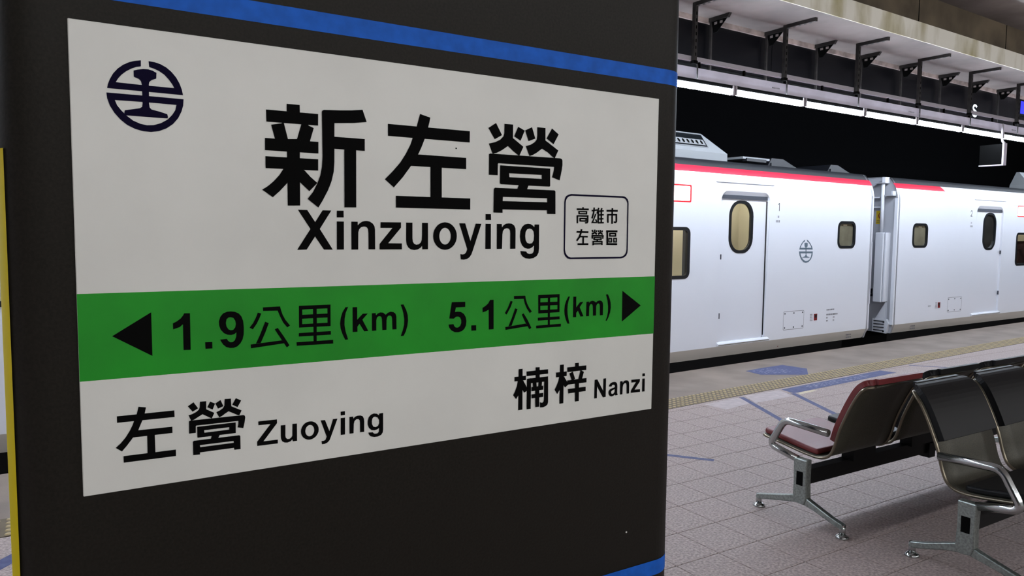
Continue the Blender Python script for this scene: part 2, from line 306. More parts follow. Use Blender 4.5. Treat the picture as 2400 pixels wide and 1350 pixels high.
('gong',[[[6390,2313,6620,2310,6629,2257,6658,2173,6702,2098,6758,2031,6715,2006,6653,2087,6614,2166,6586,2256,6393,2259]],[[6324,2233,6367,2220,6325,2124,6248,2003,6213,2032,6268,2109]],[[6418,2102,6464,2086,6413,1957,6350,1810,6287,1800,6344,1924]],[[6550,1991,6589,2007,6673,1888,6749,1750,6710,1725,6630,1845]],[[6222,1793,6632,1831,6680,1782,6229,1745]]]),
('li',[[[6884,2310,7338,2311,7341,1992,6891,1989],[6932,2253,7086,2253,7087,2181,6931,2182],[7136,2254,7291,2254,7292,2180,7137,2181],[6932,2120,7088,2120,7090,2045,6933,2046],[7138,2120,7293,2120,7294,2045,7139,2047]],[[7090,2015,7135,2013,7137,1779,7094,1776]],[[6881,1917,7343,1918,7346,1866,6884,1866]],[[6848,1781,7373,1786,7374,1735,6851,1733]]]),
('paren',[[[7526,2260,7563,2260,7537,2191,7520,2124,7512,2033,7519,1949,7539,1857,7562,1775,7517,1778,7478,1860,7451,1945,7444,2021,7452,2104,7481,2186]]]),
('k',[[[7637,2254,7704,2253,7706,2062,7788,2149,7863,2154,7784,2059,7872,1891,7803,1889,7744,1999,7710,1962,7708,1884,7637,1886]]]),
('m',[[[7934,2151,7990,2154,7991,2127,8024,2155,8068,2164,8112,2154,8152,2128,8185,2154,8234,2163,8279,2152,8307,2121,8316,2074,8315,1890,8246,1889,8242,2069,8231,2097,8206,2110,8177,2099,8158,2065,8157,1890,8087,1890,8080,2061,8069,2092,8045,2107,8016,2095,8000,2057,7996,1888,7928,1888]]]),
('paren',[[[8379,2267,8426,2267,8468,2189,8493,2106,8499,2019,8485,1932,8447,1840,8408,1781,8383,1784,8416,1865,8434,1951,8434,2045,8419,2148]]]),
('arrow',[[[8769,2321,9226,2028,8770,1744]]]),
('zuo',[[[402,986,1079,983,1081,893,401,901]],[[653,1082,741,1064,724,984,694,896,643,773,580,685,511,593,448,520,377,577,435,628,492,695,543,776,580,854,596,900,629,984]],[[638,773,1050,767,1050,682,576,685]],[[745,696,836,692,838,432,744,446]],[[463,457,1086,452,1086,364,465,370]]]),
('ying',[[[1247,1019,1319,1065,1375,976,1304,937]],[[1398,1064,1479,1063,1477,951,1580,889,1546,815,1532,823,1429,888,1371,856,1317,825,1283,817,1253,895,1304,908,1350,929,1385,958,1395,990]],[[1529,1051,1592,1017,1558,937,1490,977]],[[1594,1018,1663,1058,1699,967,1628,942]],[[1717,1066,1799,1063,1802,955,1938,881,1906,815,1880,824,1765,889,1721,863,1673,831,1642,818,1605,896,1651,914,1691,940,1711,974]],[[1864,1062,1935,1022,1884,933,1815,975]],[[1256,812,1272,821,1961,813,1979,802,1985,775,1975,708,1956,628,1879,648,1890,693,1891,738,1346,743,1340,735,1338,644,1254,645]],[[1357,725,1856,723,1855,572,1362,574,1357,583],[1444,666,1769,665,1769,633,1447,632]],[[1539,579,1645,577,1625,538,1527,537]],[[1300,525,1311,540,1900,536,1914,523,1915,337,1832,338,1826,367,1386,368,1385,340,1300,343],[1386,468,1822,465,1826,439,1390,441]]]),
('Z',[[[2161,696,2420,693,2421,638,2229,402,2429,398,2428,342,2141,346,2142,409,2329,637,2162,640]]]),
('u',[[[2472,599,2539,597,2537,439,2543,408,2563,388,2593,386,2620,401,2636,425,2639,599,2704,597,2704,341,2643,342,2635,372,2609,347,2567,335,2525,341,2492,363,2476,396,2471,439]]]),
('o',[[[3023,467,3020,436,3009,408,2993,382,2972,361,2947,345,2919,335,2889,332,2860,336,2833,347,2808,364,2788,385,2772,411,2763,440,2760,470,2764,500,2774,529,2789,554,2810,575,2835,591,2863,601,2892,604,2921,601,2949,590,2974,574,2995,552,3011,526,3020,497],[2957,466,2955,447,2950,430,2942,414,2931,401,2919,391,2905,385,2890,383,2875,385,2862,392,2849,402,2839,415,2831,431,2827,449,2825,468,2827,486,2832,504,2840,519,2851,532,2863,542,2877,548,2892,550,2906,548,2920,542,2933,532,2943,518,2951,502,2955,485]]]),
('y',[[[3053,598,3119,595,3184,419,3241,594,3309,593,3208,337,3185,283,3154,252,3109,236,3069,237,3064,287,3096,286,3123,296,3141,342]]]),
('i',[[[3357,691,3423,692,3424,634,3358,633]],[[3358,595,3424,594,3423,336,3356,338]]]),
('n',[[[3493,594,3553,594,3554,562,3582,588,3619,599,3666,597,3703,579,3721,543,3726,497,3725,337,3659,338,3658,483,3654,525,3633,545,3600,545,3572,521,3561,478,3557,337,3493,338]]]),
('g',[[[3967,589,4032,592,4032,334,4026,289,4000,251,3947,233,3885,233,3828,252,3800,283,3791,316,3863,311,3881,290,3909,282,3943,286,3962,307,3965,366,3938,347,3890,338,3843,348,3800,388,3782,440,3782,495,3798,552,3834,588,3882,601,3929,591,3965,563],[3905,548,3943,529,3965,490,3967,439,3948,400,3909,385,3871,399,3851,441,3848,482,3858,526,3880,546]]]),
('nan',[[[6500,1051,6582,1053,6587,340,6500,338]],[[6419,925,6649,926,6652,849,6420,846]],[[6485,850,6510,851,6508,651,6499,598,6455,536,6395,611,6431,675,6466,756]],[[6573,853,6600,844,6637,777,6673,715,6671,657,6616,632,6575,698]],[[6849,1053,6933,1051,6937,856,6854,864]],[[6663,998,7112,998,7114,918,6664,915]],[[6672,870,6757,873,6756,788,6755,335,6671,336]],[[6672,870,7112,872,7114,784,6673,785]],[[7033,831,7114,827,7120,413,7107,371,7069,344,7013,332,6949,336,6948,428,6993,414,7021,428,7032,462]],[[6787,808,6866,808,6875,691,6801,698]],[[6912,804,6987,804,6977,696,6906,703]],[[6766,717,7012,717,7011,645,6767,641]],[[6768,587,7012,590,7012,517,6769,516]],[[6841,714,6928,713,6930,352,6850,354]]]),
('zi',[[[7369,1051,7453,1052,7454,353,7367,353]],[[7284,922,7519,922,7519,839,7287,834]],[[7356,840,7394,844,7379,615,7365,600,7318,534,7259,615,7301,686,7338,770]],[[7443,836,7462,834,7492,787,7537,723,7572,691,7543,670,7486,634,7441,688]],[[7700,1056,7782,1056,7786,977,7702,976]],[[7529,993,7953,994,7953,909,7531,907]],[[7575,879,7651,908,7706,766,7630,750]],[[7825,917,7901,881,7860,752,7778,759]],[[7532,758,7962,762,7963,681,7533,679]],[[7552,601,7945,603,7947,522,7556,519]],[[7704,734,7792,734,7794,355,7709,354]]]),
('N',[[[8155,708,8217,708,8357,482,8359,710,8421,712,8420,361,8353,359,8212,580,8213,360,8151,360]]]),
('a',[[[8489,549,8503,580,8531,607,8576,623,8626,623,8664,612,8687,584,8695,544,8695,406,8707,365,8648,363,8639,384,8608,364,8566,354,8529,361,8497,388,8482,428,8489,467,8517,493,8562,508,8612,516,8635,524,8635,547,8619,565,8594,571,8569,567,8553,542],[8635,483,8605,478,8568,465,8549,448,8548,425,8561,404,8586,399,8615,411,8631,436]]]),
('n',[[[8761,619,8815,618,8825,587,8850,615,8887,626,8930,623,8961,607,8979,575,8983,528,8985,367,8925,368,8920,528,8915,558,8893,574,8863,570,8839,550,8825,505,8821,367,8761,367]]]),
('z',[[[9035,622,9248,619,9247,569,9121,426,9256,420,9258,367,9027,372,9029,414,9151,568,9036,568]]]),
('i',[[[9307,718,9372,717,9374,661,9308,662]],[[9309,618,9371,617,9374,364,9309,366]]]),
('emblem',[[[789,5508,723,5493,655,5468,587,5427,526,5375,473,5308,435,5235,411,5168,403,5122,827,5124,1274,5124,1261,5193,1235,5267,1197,5339,1143,5404,1081,5455,1012,5488,943,5505,876,5507,882,5435,933,5423,995,5399,1056,5360,1109,5303,1147,5249,1170,5203,829,5201,500,5204,527,5254,569,5307,622,5354,683,5394,736,5419,787,5432]],[[393,5067,826,5071,1279,5072,1273,4991,1251,4912,1209,4823,1144,4741,1064,4679,977,4639,884,4621,792,4624,701,4646,612,4689,540,4748,475,4824,426,4910,400,4996],[483,4984,824,4991,1192,4991,1176,4922,1139,4859,1082,4795,1003,4742,917,4710,840,4702,764,4714,681,4748,608,4804,550,4864,507,4921]],[[702,5370,750,5388,811,5402,872,5405,921,5394,965,5372,961,5299,907,5276,879,5248,873,5218,869,4977,876,4928,898,4905,998,4885,1080,4862,1087,4834,1084,4808,589,4806,585,4834,591,4868,693,4892,761,4908,788,4928,795,4970,792,5210,784,5246,762,5272,703,5294]]]),
]
TRAIN_EMBLEM=[[[27667,15855,27229,15678,26805,15326,26463,14886,26298,14465,29553,14447,29324,14877,28912,15324,28432,15679,27998,15856,28105,15608,28526,15413,28930,15056,29184,14699,26578,14710,26823,15061,27172,15413,27564,15590]],[[26256,14202,29571,14178,29518,13623,29218,13090,28635,12696,28008,12572,27428,12687,26802,13121,26425,13655],[26629,13935,29283,13912,29162,13448,28839,13050,28321,12852,27869,12841,27328,13070,26853,13474]],[[27474,15369,27845,15431,28272,15369,28260,14880,28009,14793,28051,13727,28277,13502,28818,13363,28823,13291,27088,13312,27113,13382,27674,13509,27870,13729,27768,14793,27552,14883]]]

# ================================================================ THE SETTING
def edge_y(x):                       # platform edge: a gentle curve
    return 6.0 + 0.078 * x - 0.0008 * x * x
XS = [-9 + i * 1.0 for i in range(43)]

# ---- floor slab (grout level), tiles laid on it
mb = MB()
top = [(x, edge_y(x)) for x in XS]
poly = [(XS[0], -6.6)] + [(XS[-1], -6.6)] + top[::-1]
mb.prism(poly, lambda u, v, w: (u, v, w), -1.15, -0.005)
floor = struct('floor', 'grey platform floor laid with square stone tiles', mb, 'grout')

def clip(poly, f):
    out = []
    for i in range(len(poly)):
        a, b = poly[i], poly[(i + 1) % len(poly)]
        fa, fb = f(a), f(b)
        if fa >= 0: out.append(a)
        if (fa >= 0) != (fb >= 0):
            t = fa / (fa - fb); out.append((a[0] + (b[0] - a[0]) * t, a[1] + (b[1] - a[1]) * t))
    return out
TS, GAP = 0.3, 0.0022
cam_o = SC.camera
cam_inv = cam_o.matrix_world.inverted()
def in_view(x, y, z=0.0, pad=0.03):
    p = cam_inv @ Vector((x, y, z))
    if p.z > -0.2: return False
    u, v = -p.x / p.z, -p.y / p.z
    return abs(u) < 1200 / 1758.58 + pad and abs(v) < 675 / 1758.58 + pad
def behind_pillar(x, y):
    return y > 1.1 and x / y < 0.955
def tile_mesh(mb, poly, cx, cy):
    n = len(poly)
    k = 1 - 0.004 / 0.15
    lo = [(p[0] - cx, p[1] - cy, -0.005) for p in poly]
    mid = [(p[0] - cx, p[1] - cy, -0.0012) for p in poly]
    mx = sum(p[0] for p in poly) / n; my = sum(p[1] for p in poly) / n
    hi = [(mx + (p[0] - mx) * k - cx, my + (p[1] - my) * k - cy, 0.0) for p in poly]
    mb.add(lo + mid + hi, [(i, (i + 1) % n, n + (i + 1) % n, n + i) for i in range(n)] + [(n + i, n + (i + 1) % n, 2 * n + (i + 1) % n, 2 * n + i) for i in range(n)] + [tuple(range(2 * n, 3 * n))])
near, rest = [], []
for i in range(-28, 95):
    for j in range(-23, 24):
        x0, y0 = 0.235 + i * TS, 0.239 + j * TS
        cx, cy = x0 + TS / 2, y0 + TS / 2
        sq = [(x0 + GAP, y0 + GAP), (x0 + TS - GAP, y0 + GAP), (x0 + TS - GAP, y0 + TS - GAP), (x0 + GAP, y0 + TS - GAP)]
        lim = lambda p: (edge_y(p[0]) - 1.243) - p[1]
        full = all(lim(p) >= 0 for p in sq)
        pl = sq if full else clip(sq, lim)
        if len(pl) < 3: continue
        d = sqrt(cx * cx + cy * cy)
        if cx > 1.0 and in_view(cx, cy) and not behind_pillar(cx + .15, cy - .15): near.append((d, cx, cy, pl, full))
        else: rest.append((pl,))
near.sort(key=lambda t: t[0])
full_mb = MB(); tile_mesh(full_mb, [(GAP - .15, GAP - .15), (.15 - GAP, GAP - .15), (.15 - GAP, .15 - GAP), (GAP - .15, .15 - GAP)], 0, 0)
tile_me = full_mb.mesh('tile', 'tile')
for d, cx, cy, pl, full in near[:300]:
    if full:
        link('tile', tile_me, floor, (cx, cy, 0))
    else:
        m2 = MB(); tile_mesh(m2, pl, cx, cy); m2.build('tile', 'tile', floor, (cx, cy, 0))
m3 = MB()
for t in near[300:]: tile_mesh(m3, t[3], 0, 0)
for t in rest: tile_mesh(m3, t[0], 0, 0)
tag(m3.build('tile_field', 'tile', floor), kind='stuff')

# coping along the edge (joints not told apart in the photo), with a slightly proud nosing
mb = MB()
A = [(x, edge_y(x) - 0.94, 0.0) for x in XS]; B = [(x, edge_y(x), 0.0) for x in XS]
mb.strip(A, B)
mb.strip(B, [(p[0], p[1], -0.12) for p in B])
mb.strip(A, [(p[0], p[1], -0.02) for p in A])
tag(mb.build('coping', 'coping', floor))

# tactile strip
tact = thing('tactile_paving', 'ochre tactile warning strip with rows of raised cream domes along the platform edge', 'tactile paving')
dome = MB()
def strip_pt(x, off):
    s = 0.078 - 0.0016 * x
    L = sqrt(1 + s * s)
    return (x - off * s / L * 0.0, edge_y(x) - 1.24 + off)
x = -8.7
k = 0
tl = 0.3
while x < 30:
    a = [strip_pt(x + .001, .002), strip_pt(x + tl - .001, .002), strip_pt(x + tl - .001, .298), strip_pt(x + .001, .298)]
    m2 = MB(); n = 4
    cx, cy = sum(p[0] for p in a) / 4, sum(p[1] for p in a) / 4
    m2.add([(p[0] - cx, p[1] - cy, z) for z in (-.006, .001) for p in a], [(0, 1, 5, 4), (1, 2, 6, 5), (2, 3, 7, 6), (3, 0, 4, 7), (4, 5, 6, 7)])
    m2.build('tactile_tile', 'tactile', tact, (cx, cy, 0))
    if x > -1.5:
        for i in range(5):
            for j in range(5):
                px, py = strip_pt(x + .03 + .06 * i, .03 + .06 * j)
                if x > 14 and (i + j) % 2: pass
                nn = 8 if x < 13 else 6
                vs = [(px + r * cos(2 * pi * q / nn), py + r * sin(2 * pi * q / nn), z) for r, z in ((.0175, .001), (.0135, .006)) for q in range(nn)]
                dome.add(vs, [(q, (q + 1) % nn, nn + (q + 1) % nn, nn + q) for q in range(nn)] + [tuple(nn + q for q in range(nn))])
    x += tl
tag(dome.build('raised_dome', 'dome', tact), kind='stuff')

# ---- track pit, walls, ceilings
struct('floor_trackbed', 'dark track bed below the platform edge', MB().box(-9, 34, -12.0, 13.0, -1.35, -1.15), 'pit')
struct('wall_far', 'black tunnel wall beyond the train', MB().box(-9, 34, 13.0, 13.2, -1.35, 6.2), 'dark_wall')
struct('wall_end', 'dark end wall of the platform hall', MB().box(34, 34.2, -12, 13, -1.35, 6.2), 'dark_wall')
struct('wall_back', 'unseen wall behind the viewer across the other track, made pale to bounce light', MB().box(-9, 34, -12.2, -12.0, -1.35, 6.2), 'pale_wall')
struct('wall_start', 'dark wall at the near end of the hall', MB().box(-9.2, -9, -12, 13, -1.35, 6.2), 'dark_wall')
def beam_y(x): return 5.0 + 0.043 * x
def back_y(x): return 5.96 + 0.041 * x
X0, X1 = -8.9, 33.9
def slab(mb, yf, yb, z0, z1, x0=X0, x1=X1):
    v = [(x0, yf(x0)), (x1, yf(x1)), (x1, yb(x1)), (x0, yb(x0))]
    mb.prism(v, lambda u, w, h: (u, w, h), z0, z1)
    return mb
soff = struct('ceiling_soffit', 'pale grey soffit slab over the platform edge', slab(MB(), lambda x: beam_y(x) + .012, back_y, 4.07, 4.29), 'soffit')
face = slab(MB(), beam_y, lambda x: beam_y(x) + .012, 4.066, 4.29)
face.build('stained_fascia', 'stained', soff)
slab(MB(), lambda x: back_y(x) - .045, lambda x: back_y(x) + .004, 4.012, 4.072).build('edge_angle', 'edge_angle', soff)
struct('ceiling_beam', 'brown concrete beam face above the stained fascia', slab(MB(), lambda x: beam_y(x) + .20, lambda x: back_y(x) + .1, 4.29, 4.80), 'concrete')
struct('ceiling', 'grey concrete ceiling over the platform', slab(MB(), lambda x: -12, lambda x: beam_y(x) + .3, 4.74, 4.95), 'ceiling')
struct('ceiling_track', 'black ceiling over the track', slab(MB(), lambda x: back_y(x) + .05, lambda x: 13.0, 5.3, 5.5), 'dark_wall')
# fine vertical joints on the beam
for xx in (6.9, 9.6, 12.05, 14.7):
    MB().box(xx, xx + .012, beam_y(xx) + .196, beam_y(xx) + .21, 4.29, 4.74).build('beam_joint', 'slot', bpy.data.objects['ceiling_beam'])

# ---- pillar
PX0, PX1, PY0, PY1, PR = -0.0454, 1.072, 1.073, 2.05, 0.06
def pillar_outline(off=0.0, n=10):
    return rrect(PX0 - off, PX1 + off, PY0 - off, PY1 + off, PR + off, n)
mb = MB(); mb.prism(pillar_outline(), lambda u, v, w: (u, v, w), 0.0, 4.745)
for i, fc in enumerate(mb.fc): mb.sm[i] = len(fc) == 4
pil = tag(mb.build('pillar', 'pillar'), 'matt black square pillar with rounded corners and blue bands', 'pillar', None, 'structure')
def ring(z0, z1, off):
    mb = MB()
    a = pillar_outline(off)
    lo = [(p[0], p[1], z0) for p in a]; hi = [(p[0], p[1], z1) for p in a]
    b = pillar_outline(0.0)
    mb.strip(lo, hi, True, True)
    return mb
ring(1.9385, 1.966, 0.0006).build('blue_band', 'blue', pil)
ring(0.980, 1.010, 0.0006).build('blue_band', 'blue', pil)
# yellow guard over the left side from the rounded corner on
cl = (PX0 + PR, PY0 + PR)
pts = []
for k in range(9):
    t = radians(58 + 32 * k / 8)
    pts.append((cl[0] - (PR + .0015) * sin(t), cl[1] - (PR + .0015) * cos(t)))
pts.append((PX0 - .0015, PY1 - PR))
mb = MB(); mb.strip([(p[0], p[1], 0.0) for p in pts], [(p[0], p[1], 1.752) for p in pts], False, True)
inner = [(cl[0] - PR * sin(radians(58)), cl[1] - PR * cos(radians(58)))] + [(p[0] + .0015, p[1]) for p in pts[1:]]
mb.strip([(p[0], p[1], 1.752) for p in inner], [(p[0], p[1], 1.752) for p in pts])
mb.build('corner_guard', 'yellow', pil)
# two specks on the pillar and the sign
MB().tube([(0.935, PY0 + .0005, 1.083), (0.935, PY0 - .0008, 1.083)], .0018, 8).build('paint_speck', 'sign_white', pil)

# ================================================================ THE SIGN
SX, SZ, SW, SH, SY = 0.033, 1.318, 0.957, 0.591, 1.07
sign = thing('station_sign', 'large white station name sign with a green distance band on the black pillar', 'sign', (SX, SY, SZ))
pm = MB(); pm.prism([(0, 0), (SW, 0), (SW, SH), (0, SH)], lambda u, v, w: (u, w, v), 0.0, 0.003)
bevel(pm.build('panel', 'sign_white', sign), .0008, 1)
def flat(loops, off): return lambda u, v: (u, -off, v)
MB().loops([[(0.0002, .1472), (SW - .0002, .1472), (SW - .0002, .2572), (0.0002, .2572)]], flat(None, .0003)).build('green_band', 'sign_green', sign)
PART_NAME = {'frame': 'rounded_frame', 'arrow': 'arrow', 'point': 'decimal_point', 'paren': 'bracket_mark', 'one': 'numeral', 'nine': 'numeral', 'five': 'numeral', 'emblem': 'railway_emblem'}
for nm, shapes in GLYPHS:
    mb = MB()
    for q, sh in enumerate(shapes):
        mb.loops([pairs(l) for l in sh], flat(None, .0006 + .00006 * q))
    mb.build(PART_NAME.get(nm, 'letter' if len(nm) == 1 else 'character'), 'navy' if nm in ('emblem', 'frame') else 'ink', sign)
MB().tube([(.528, 0, .4705), (.528, -.0008, .4705)], .0012, 8).build('ink_speck', 'ink', sign)

# ================================================================ TRAIN
class Frame:
    """car frame: e = distance from the coupled end, o = depth into the car, z = height"""
    def __init__(self, P0, ang, s_end, sgn):
        self.P0, self.d, self.n = Vector((P0[0], P0[1])), Vector((cos(ang), sin(ang))), Vector((-sin(ang), cos(ang)))
        self.s_end, self.sgn = s_end, sgn
    def __call__(self, e, o, z):
        p = self.P0 + self.d * (self.s_end + self.sgn * e) + self.n * o
        return (p.x, p.y, z)
CAR1 = Frame((6.3, 6.60), radians(3.4), 4.51, -1)
CAR2 = Frame((11.0, 6.928), 0.026, 0.56, 1)
PROFILE = [(2.25, 0.0), (2.31, .012), (2.36, .024), (2.41, .042), (2.455, .066), (2.492, .095)]
ROOF = [(2.492, .095), (2.535, .122), (2.577, .155), (2.592, .21), (2.600, .28), (2.602, .9), (2.602, 1.42)]

def ring_part(F, outer, inner, o, m, name, parent, depth=0.0):
    mb = MB(F)
    mb.loops([outer, inner], lambda u, v: (u, o, v))
    if depth:
        mb.strip([(p[0], o, p[1]) for p in inner], [(p[0], o + depth, p[1]) for p in inner], True)
    return mb.build(name, m, parent)

def window(F, root, e0, e1, z0, z1, r, gw, pane_m, name='window', o=0.0):
    out = rrect(e0, e1, z0, z1, r); inn = rrect(e0 + gw, e1 - gw, z0 + gw * .8, z1 - gw * .8, max(r - gw * .8, .02))
    g = ring_part(F, out, inn, o - .004, 'rubber', name, root, .03)
    mb = MB(F); mb.strip([(p[0], o - .004, p[1]) for p in out], [(p[0], o + .01, p[1]) for p in out], True)
    mb.build('gasket_rim', 'rubber', g)
    MB(F).loops([inn], lambda u, v: (u, o + .018, v)).build('pane', pane_m, g)
    return g

def dashes(F, root, rows, e_left, z_top, m, name, dz=.035, h=.014, o=-.0012, sgn=-1, seed=1):
    """rows of tiny illegible stencil print: each mark a small rectangle"""
    rnd = random.Random(seed); mb = MB(F)
    for i, n in enumerate(rows):
        z = z_top - i * dz; e = e_left
        for k in range(n):
            w = .010 + .010 * rnd.random()
            e1 = e + sgn * w
            mb.loops([[(e, z), (e1, z), (e1, z - h), (e, z - h)]], lambda u, v: (u, o, v))
            e = e1 + sgn * .008
    return mb.build(name, m, root)

def make_car(F, n_car, length, root):
    first = n_car == 1
    win_e = [4.12 + i * 1.62 for i in range(int((length - 5) / 1.62))]
    small = rrect(.475, .947, 1.457, 1.858, .1)
    dox = rrect(2.565, 3.56, .235, 2.20, .13)
    for i in range(len(dox)):
        if dox[i][1] < .5: dox[i] = (2.60 if dox[i][0] < 3 else 3.545, .262)
    seen = []; [seen.append(p) for p in dox if p not in seen]; dox = seen
    holes = [small, dox] + [rrect(e, e + 1.40, 1.104, 1.732, .085) for e in win_e]
    ends = (4.12, 5.05)
    holes.append(rrect(4.12, 5.05, 2.031, 2.242, .02))
    mb = MB(F)
    mb.loops([[(0, .217), (length, .217), (length, 2.25), (0, 2.25)]] + holes, lambda u, v: (u, 0, v))
    # small soft roll at the coupled end
    mb.strip([(0, 0, .217), (0, 0, 2.25)], [(0, .05, .217), (0, .05, 2.25)])
    mb.build('side_panel', 'car_white', root)
    # upper curve and red stripe
    st = length if first else 1.45
    mb = MB(F)
    for (z0, o0), (z1, o1) in zip(PROFILE[:3], PROFILE[1:4]):
        mb.add([(0, o0, z0), (length, o0, z0), (length, o1, z1), (0, o1, z1)], [(0, 1, 2, 3)], True)
    if not first:
        for q, ((z0, o0), (z1, o1)) in enumerate(zip(PROFILE[3:-1], PROFILE[4:])):
            mb.add([(st + .07 - .04 * q, o0, z0), (length, o0, z0), (length, o1, z1), (st + .03 - .04 * q, o1, z1)], [(0, 1, 2, 3)], True)
    mb.build('cant_panel', 'car_white', root)
    mb = MB(F)
    for q, ((z0, o0), (z1, o1)) in enumerate(zip(PROFILE[3:-1], PROFILE[4:])):
        ea, eb = (length, length) if first else (st + .07 - .04 * q, st + .03 - .04 * q)
        mb.add([(0, o0 - .0015, z0), (ea, o0 - .0015, z0), (eb, o1 - .0015, z1), (0, o1 - .0015, z1)], [(0, 1, 2, 3)], True)
    mb.build('red_stripe', 'car_red', root)
    mb = MB(F)
    for (z0, o0), (z1, o1) in zip(ROOF[:-1], ROOF[1:]):
        mb.add([(0, o0, z0), (length, o0, z0), (length, o1, z1), (0, o1, z1)], [(0, 1, 2, 3)], True)
        mb.add([(0, 2.84 - o0, z0), (length, 2.84 - o0, z0), (length, 2.84 - o1, z1), (0, 2.84 - o1, z1)], [(0, 1, 2, 3)], True)
    mb.build('roof', 'car_roof', root)
    # skirt with its end rounded up
    mb = MB(F)
    mb.add([(0.0, 0, .217), (length, 0, .217), (length, .055, .074), (.10, .055, .074), (.03, .03, .135)], [(0, 1, 2, 3, 4)])
    mb.add([(.10, .055, .074), (length, .055, .074), (length, .5, .06), (.10, .5, .06)], [(0, 1, 2, 3)])
    mb.build('skirt', 'car_skirt', root)
    mb = MB(F)
    mb.add([(0, 2.84, .07), (length, 2.84, .07), (length, 2.84, 2.25), (0, 2.84, 2.25)], [(0, 1, 2, 3)])
    mb.add([(0, 2.84, 2.25), (length, 2.84, 2.25), (length, 2.745, 2.492), (0, 2.745, 2.492)], [(0, 1, 2, 3)])
    mb.build('far_side_panel', 'car_white', root)
    mb = MB(F); mb.box(.3, length - .3, .25, 2.6, -.75, .06); mb.build('underframe', 'pit', root)
    # end walls
    outl = [(.045, .074), (.0, .217), (0, 2.25)] + [(o, z) for z, o in PROFILE[1:]] + [(o, z) for z, o in ROOF[1:]]
    outl = outl + [(2.84 - o, z) for o, z in outl[::-1]]
    for ee, nm in ((0.03, 'end_wall'), (length, 'end_wall')):
        mb = MB(F); mb.prism(outl, lambda u, v, w: (w, u, v), ee, ee + .04); mb.build(nm, 'car_grey', root)
    # door: recessed leaf, reveal, window, sill, latch slots
    d = MB(F)
    dw = rrect(2.876, 3.366, 1.405, 2.085, .20, 8)
    leaf = rrect(2.612, 3.552, .262, 2.125, .05)
    d.loops([leaf, dw], lambda u, v: (u, .03, v))
    d = d.build('door', 'car_white', root)
    mb = MB(F)
    a = dox
    inn = [(min(max(p[0], 2.605), 3.558), .262 if p[1] < .3 else min(p[1], 2.135)) for p in a]
    mb.strip([(p[0], 0, p[1]) for p in a], [(p[0], .036, p[1]) for p in inn], True)
    mb.build('door_reveal', 'car_white', root)
    mb = MB(F); mb.box(2.60, 3.56, .018, .04, 2.100, 2.150); mb.build('door_head_gap', 'seam', root)
    mb = MB(F); mb.box(2.600, 2.607, .018, .04, .30, 2.09); mb.build('door_edge_gap', 'rubber', root)
    window(F, d, 2.876, 3.366, 1.405, 2.085, .20, .048, 'glass' if first else 'smoke', 'door_window', .03)
    mb = MB(F)
    mb.prism([(-.03, .232), (-.03, .250), (.0, .272), (.05, .272), (.05, .232)], lambda u, v, w: (w, u, v), 2.53, 3.575)
    s = mb.build('door_sill', 'car_white', root)
    mb = MB(F); mb.box(2.532, 3.573, -.0315, -.029, .2315, .243); mb.build('sill_edge', 'chrome', s)
    for z0, z1 in ((1.33, 1.395), (.575, .645)):
        mb = MB(F); mb.box(3.532, 3.545, -.003, .02, z0, z1); mb.build('latch_slot', 'seam', root)
    mb = MB(F); mb.box(2.485, 3.655, -.0002, .02, 2.303, 2.309); mb.build('gutter_line', 'faint_grey', root)
    # windows
    w = window(F, root, .475, .947, 1.457, 1.858, .1, .045, 'frost', 'small_window')
    mb = MB(F); mb.loops([rrect(.68, .78, 1.79, 1.808, .006)], lambda u, v: (u, .0165, v)); mb.build('pane_pale_bar', 'floor_cream', w)  # small pale bar near the top of the pane
    for i, e in enumerate(win_e):
        g = window(F, root, e, e + 1.40, 1.104, 1.732, .085, .05, 'glass', 'saloon_window')
    # destination display
    mb = MB(F); mb.loops([rrect(4.135, 5.035, 2.046, 2.227, .015)], lambda u, v: (u, .006, v)); disp = mb.build('destination_display', 'led', root)
    ring_part(F, rrect(4.12, 5.05, 2.031, 2.242, .02), rrect(4.137, 5.033, 2.048, 2.225, .015), -.001, 'led_edge', 'display_frame', disp, .012)
    # cabin behind the windows: wall, ceiling and a lamp strip
    mb = MB(F)
    mb.add([(2.5, .55, .9), (length - .2, .55, .9), (length - .2, .55, 2.3), (2.5, .55, 2.3)], [(0, 1, 2, 3)])
    mb.add([(2.5, .06, 2.24), (length - .2, .06, 2.24), (length - .2, .55, 2.24), (2.5, .55, 2.24)], [(0, 1, 2, 3)])
    mb.add([(2.5, .06, .9), (length - .2, .06, .9), (length - .2, .55, .9), (2.5, .55, .9)], [(0, 1, 2, 3)])
    mb.add([(2.5, .06, .9), (2.5, .55, .9), (2.5, .55, 2.3), (2.5, .06, 2.3)], [(0, 1, 2, 3)])
    cab = mb.build('cabin_wall', 'beige', root)
    if first:
        mb = MB(F); mb.box(2.6, length - .4, .22, .30, 2.215, 2.232); mb.build('cabin_lamp', 'cabin_lamp', cab)
        mb = MB(F); mb.box(2.985, 2.998, .545, .552, .95, 2.22); mb.build('wall_seam', 'seam', cab)
        mb = MB(F); mb.box(3.16, 3.25, .535, .552, 1.60, 1.74); mb.build('control_box', 'seam', cab)
        mb = MB(F); mb.box(4.06, 4.12, .05, .12, 1.0, 2.2); mb.build('blind_edge', 'seam', cab)
    else:
        mb = MB(F); mb.box(2.6, length - .4, .22, .26, 2.215, 2.232); mb.build('cabin_lamp', 'cabin_lamp', cab)
        mb = MB(F); mb.box(4.05, length - .3, .10, .13, .95, 1.57); mb.build('seat_back_row', 'brown_pane', cab)
    # access hatch with six screws, red socket, stencils
    mb = MB(F)
    mb.loops([rrect(1.705, 2.187, .334, .592, .02, 3), rrect(1.711, 2.181, .340, .586, .016, 3)], lambda u, v: (u, -.0006, v))
    h = mb.build('access_hatch', 'print_grey', root)
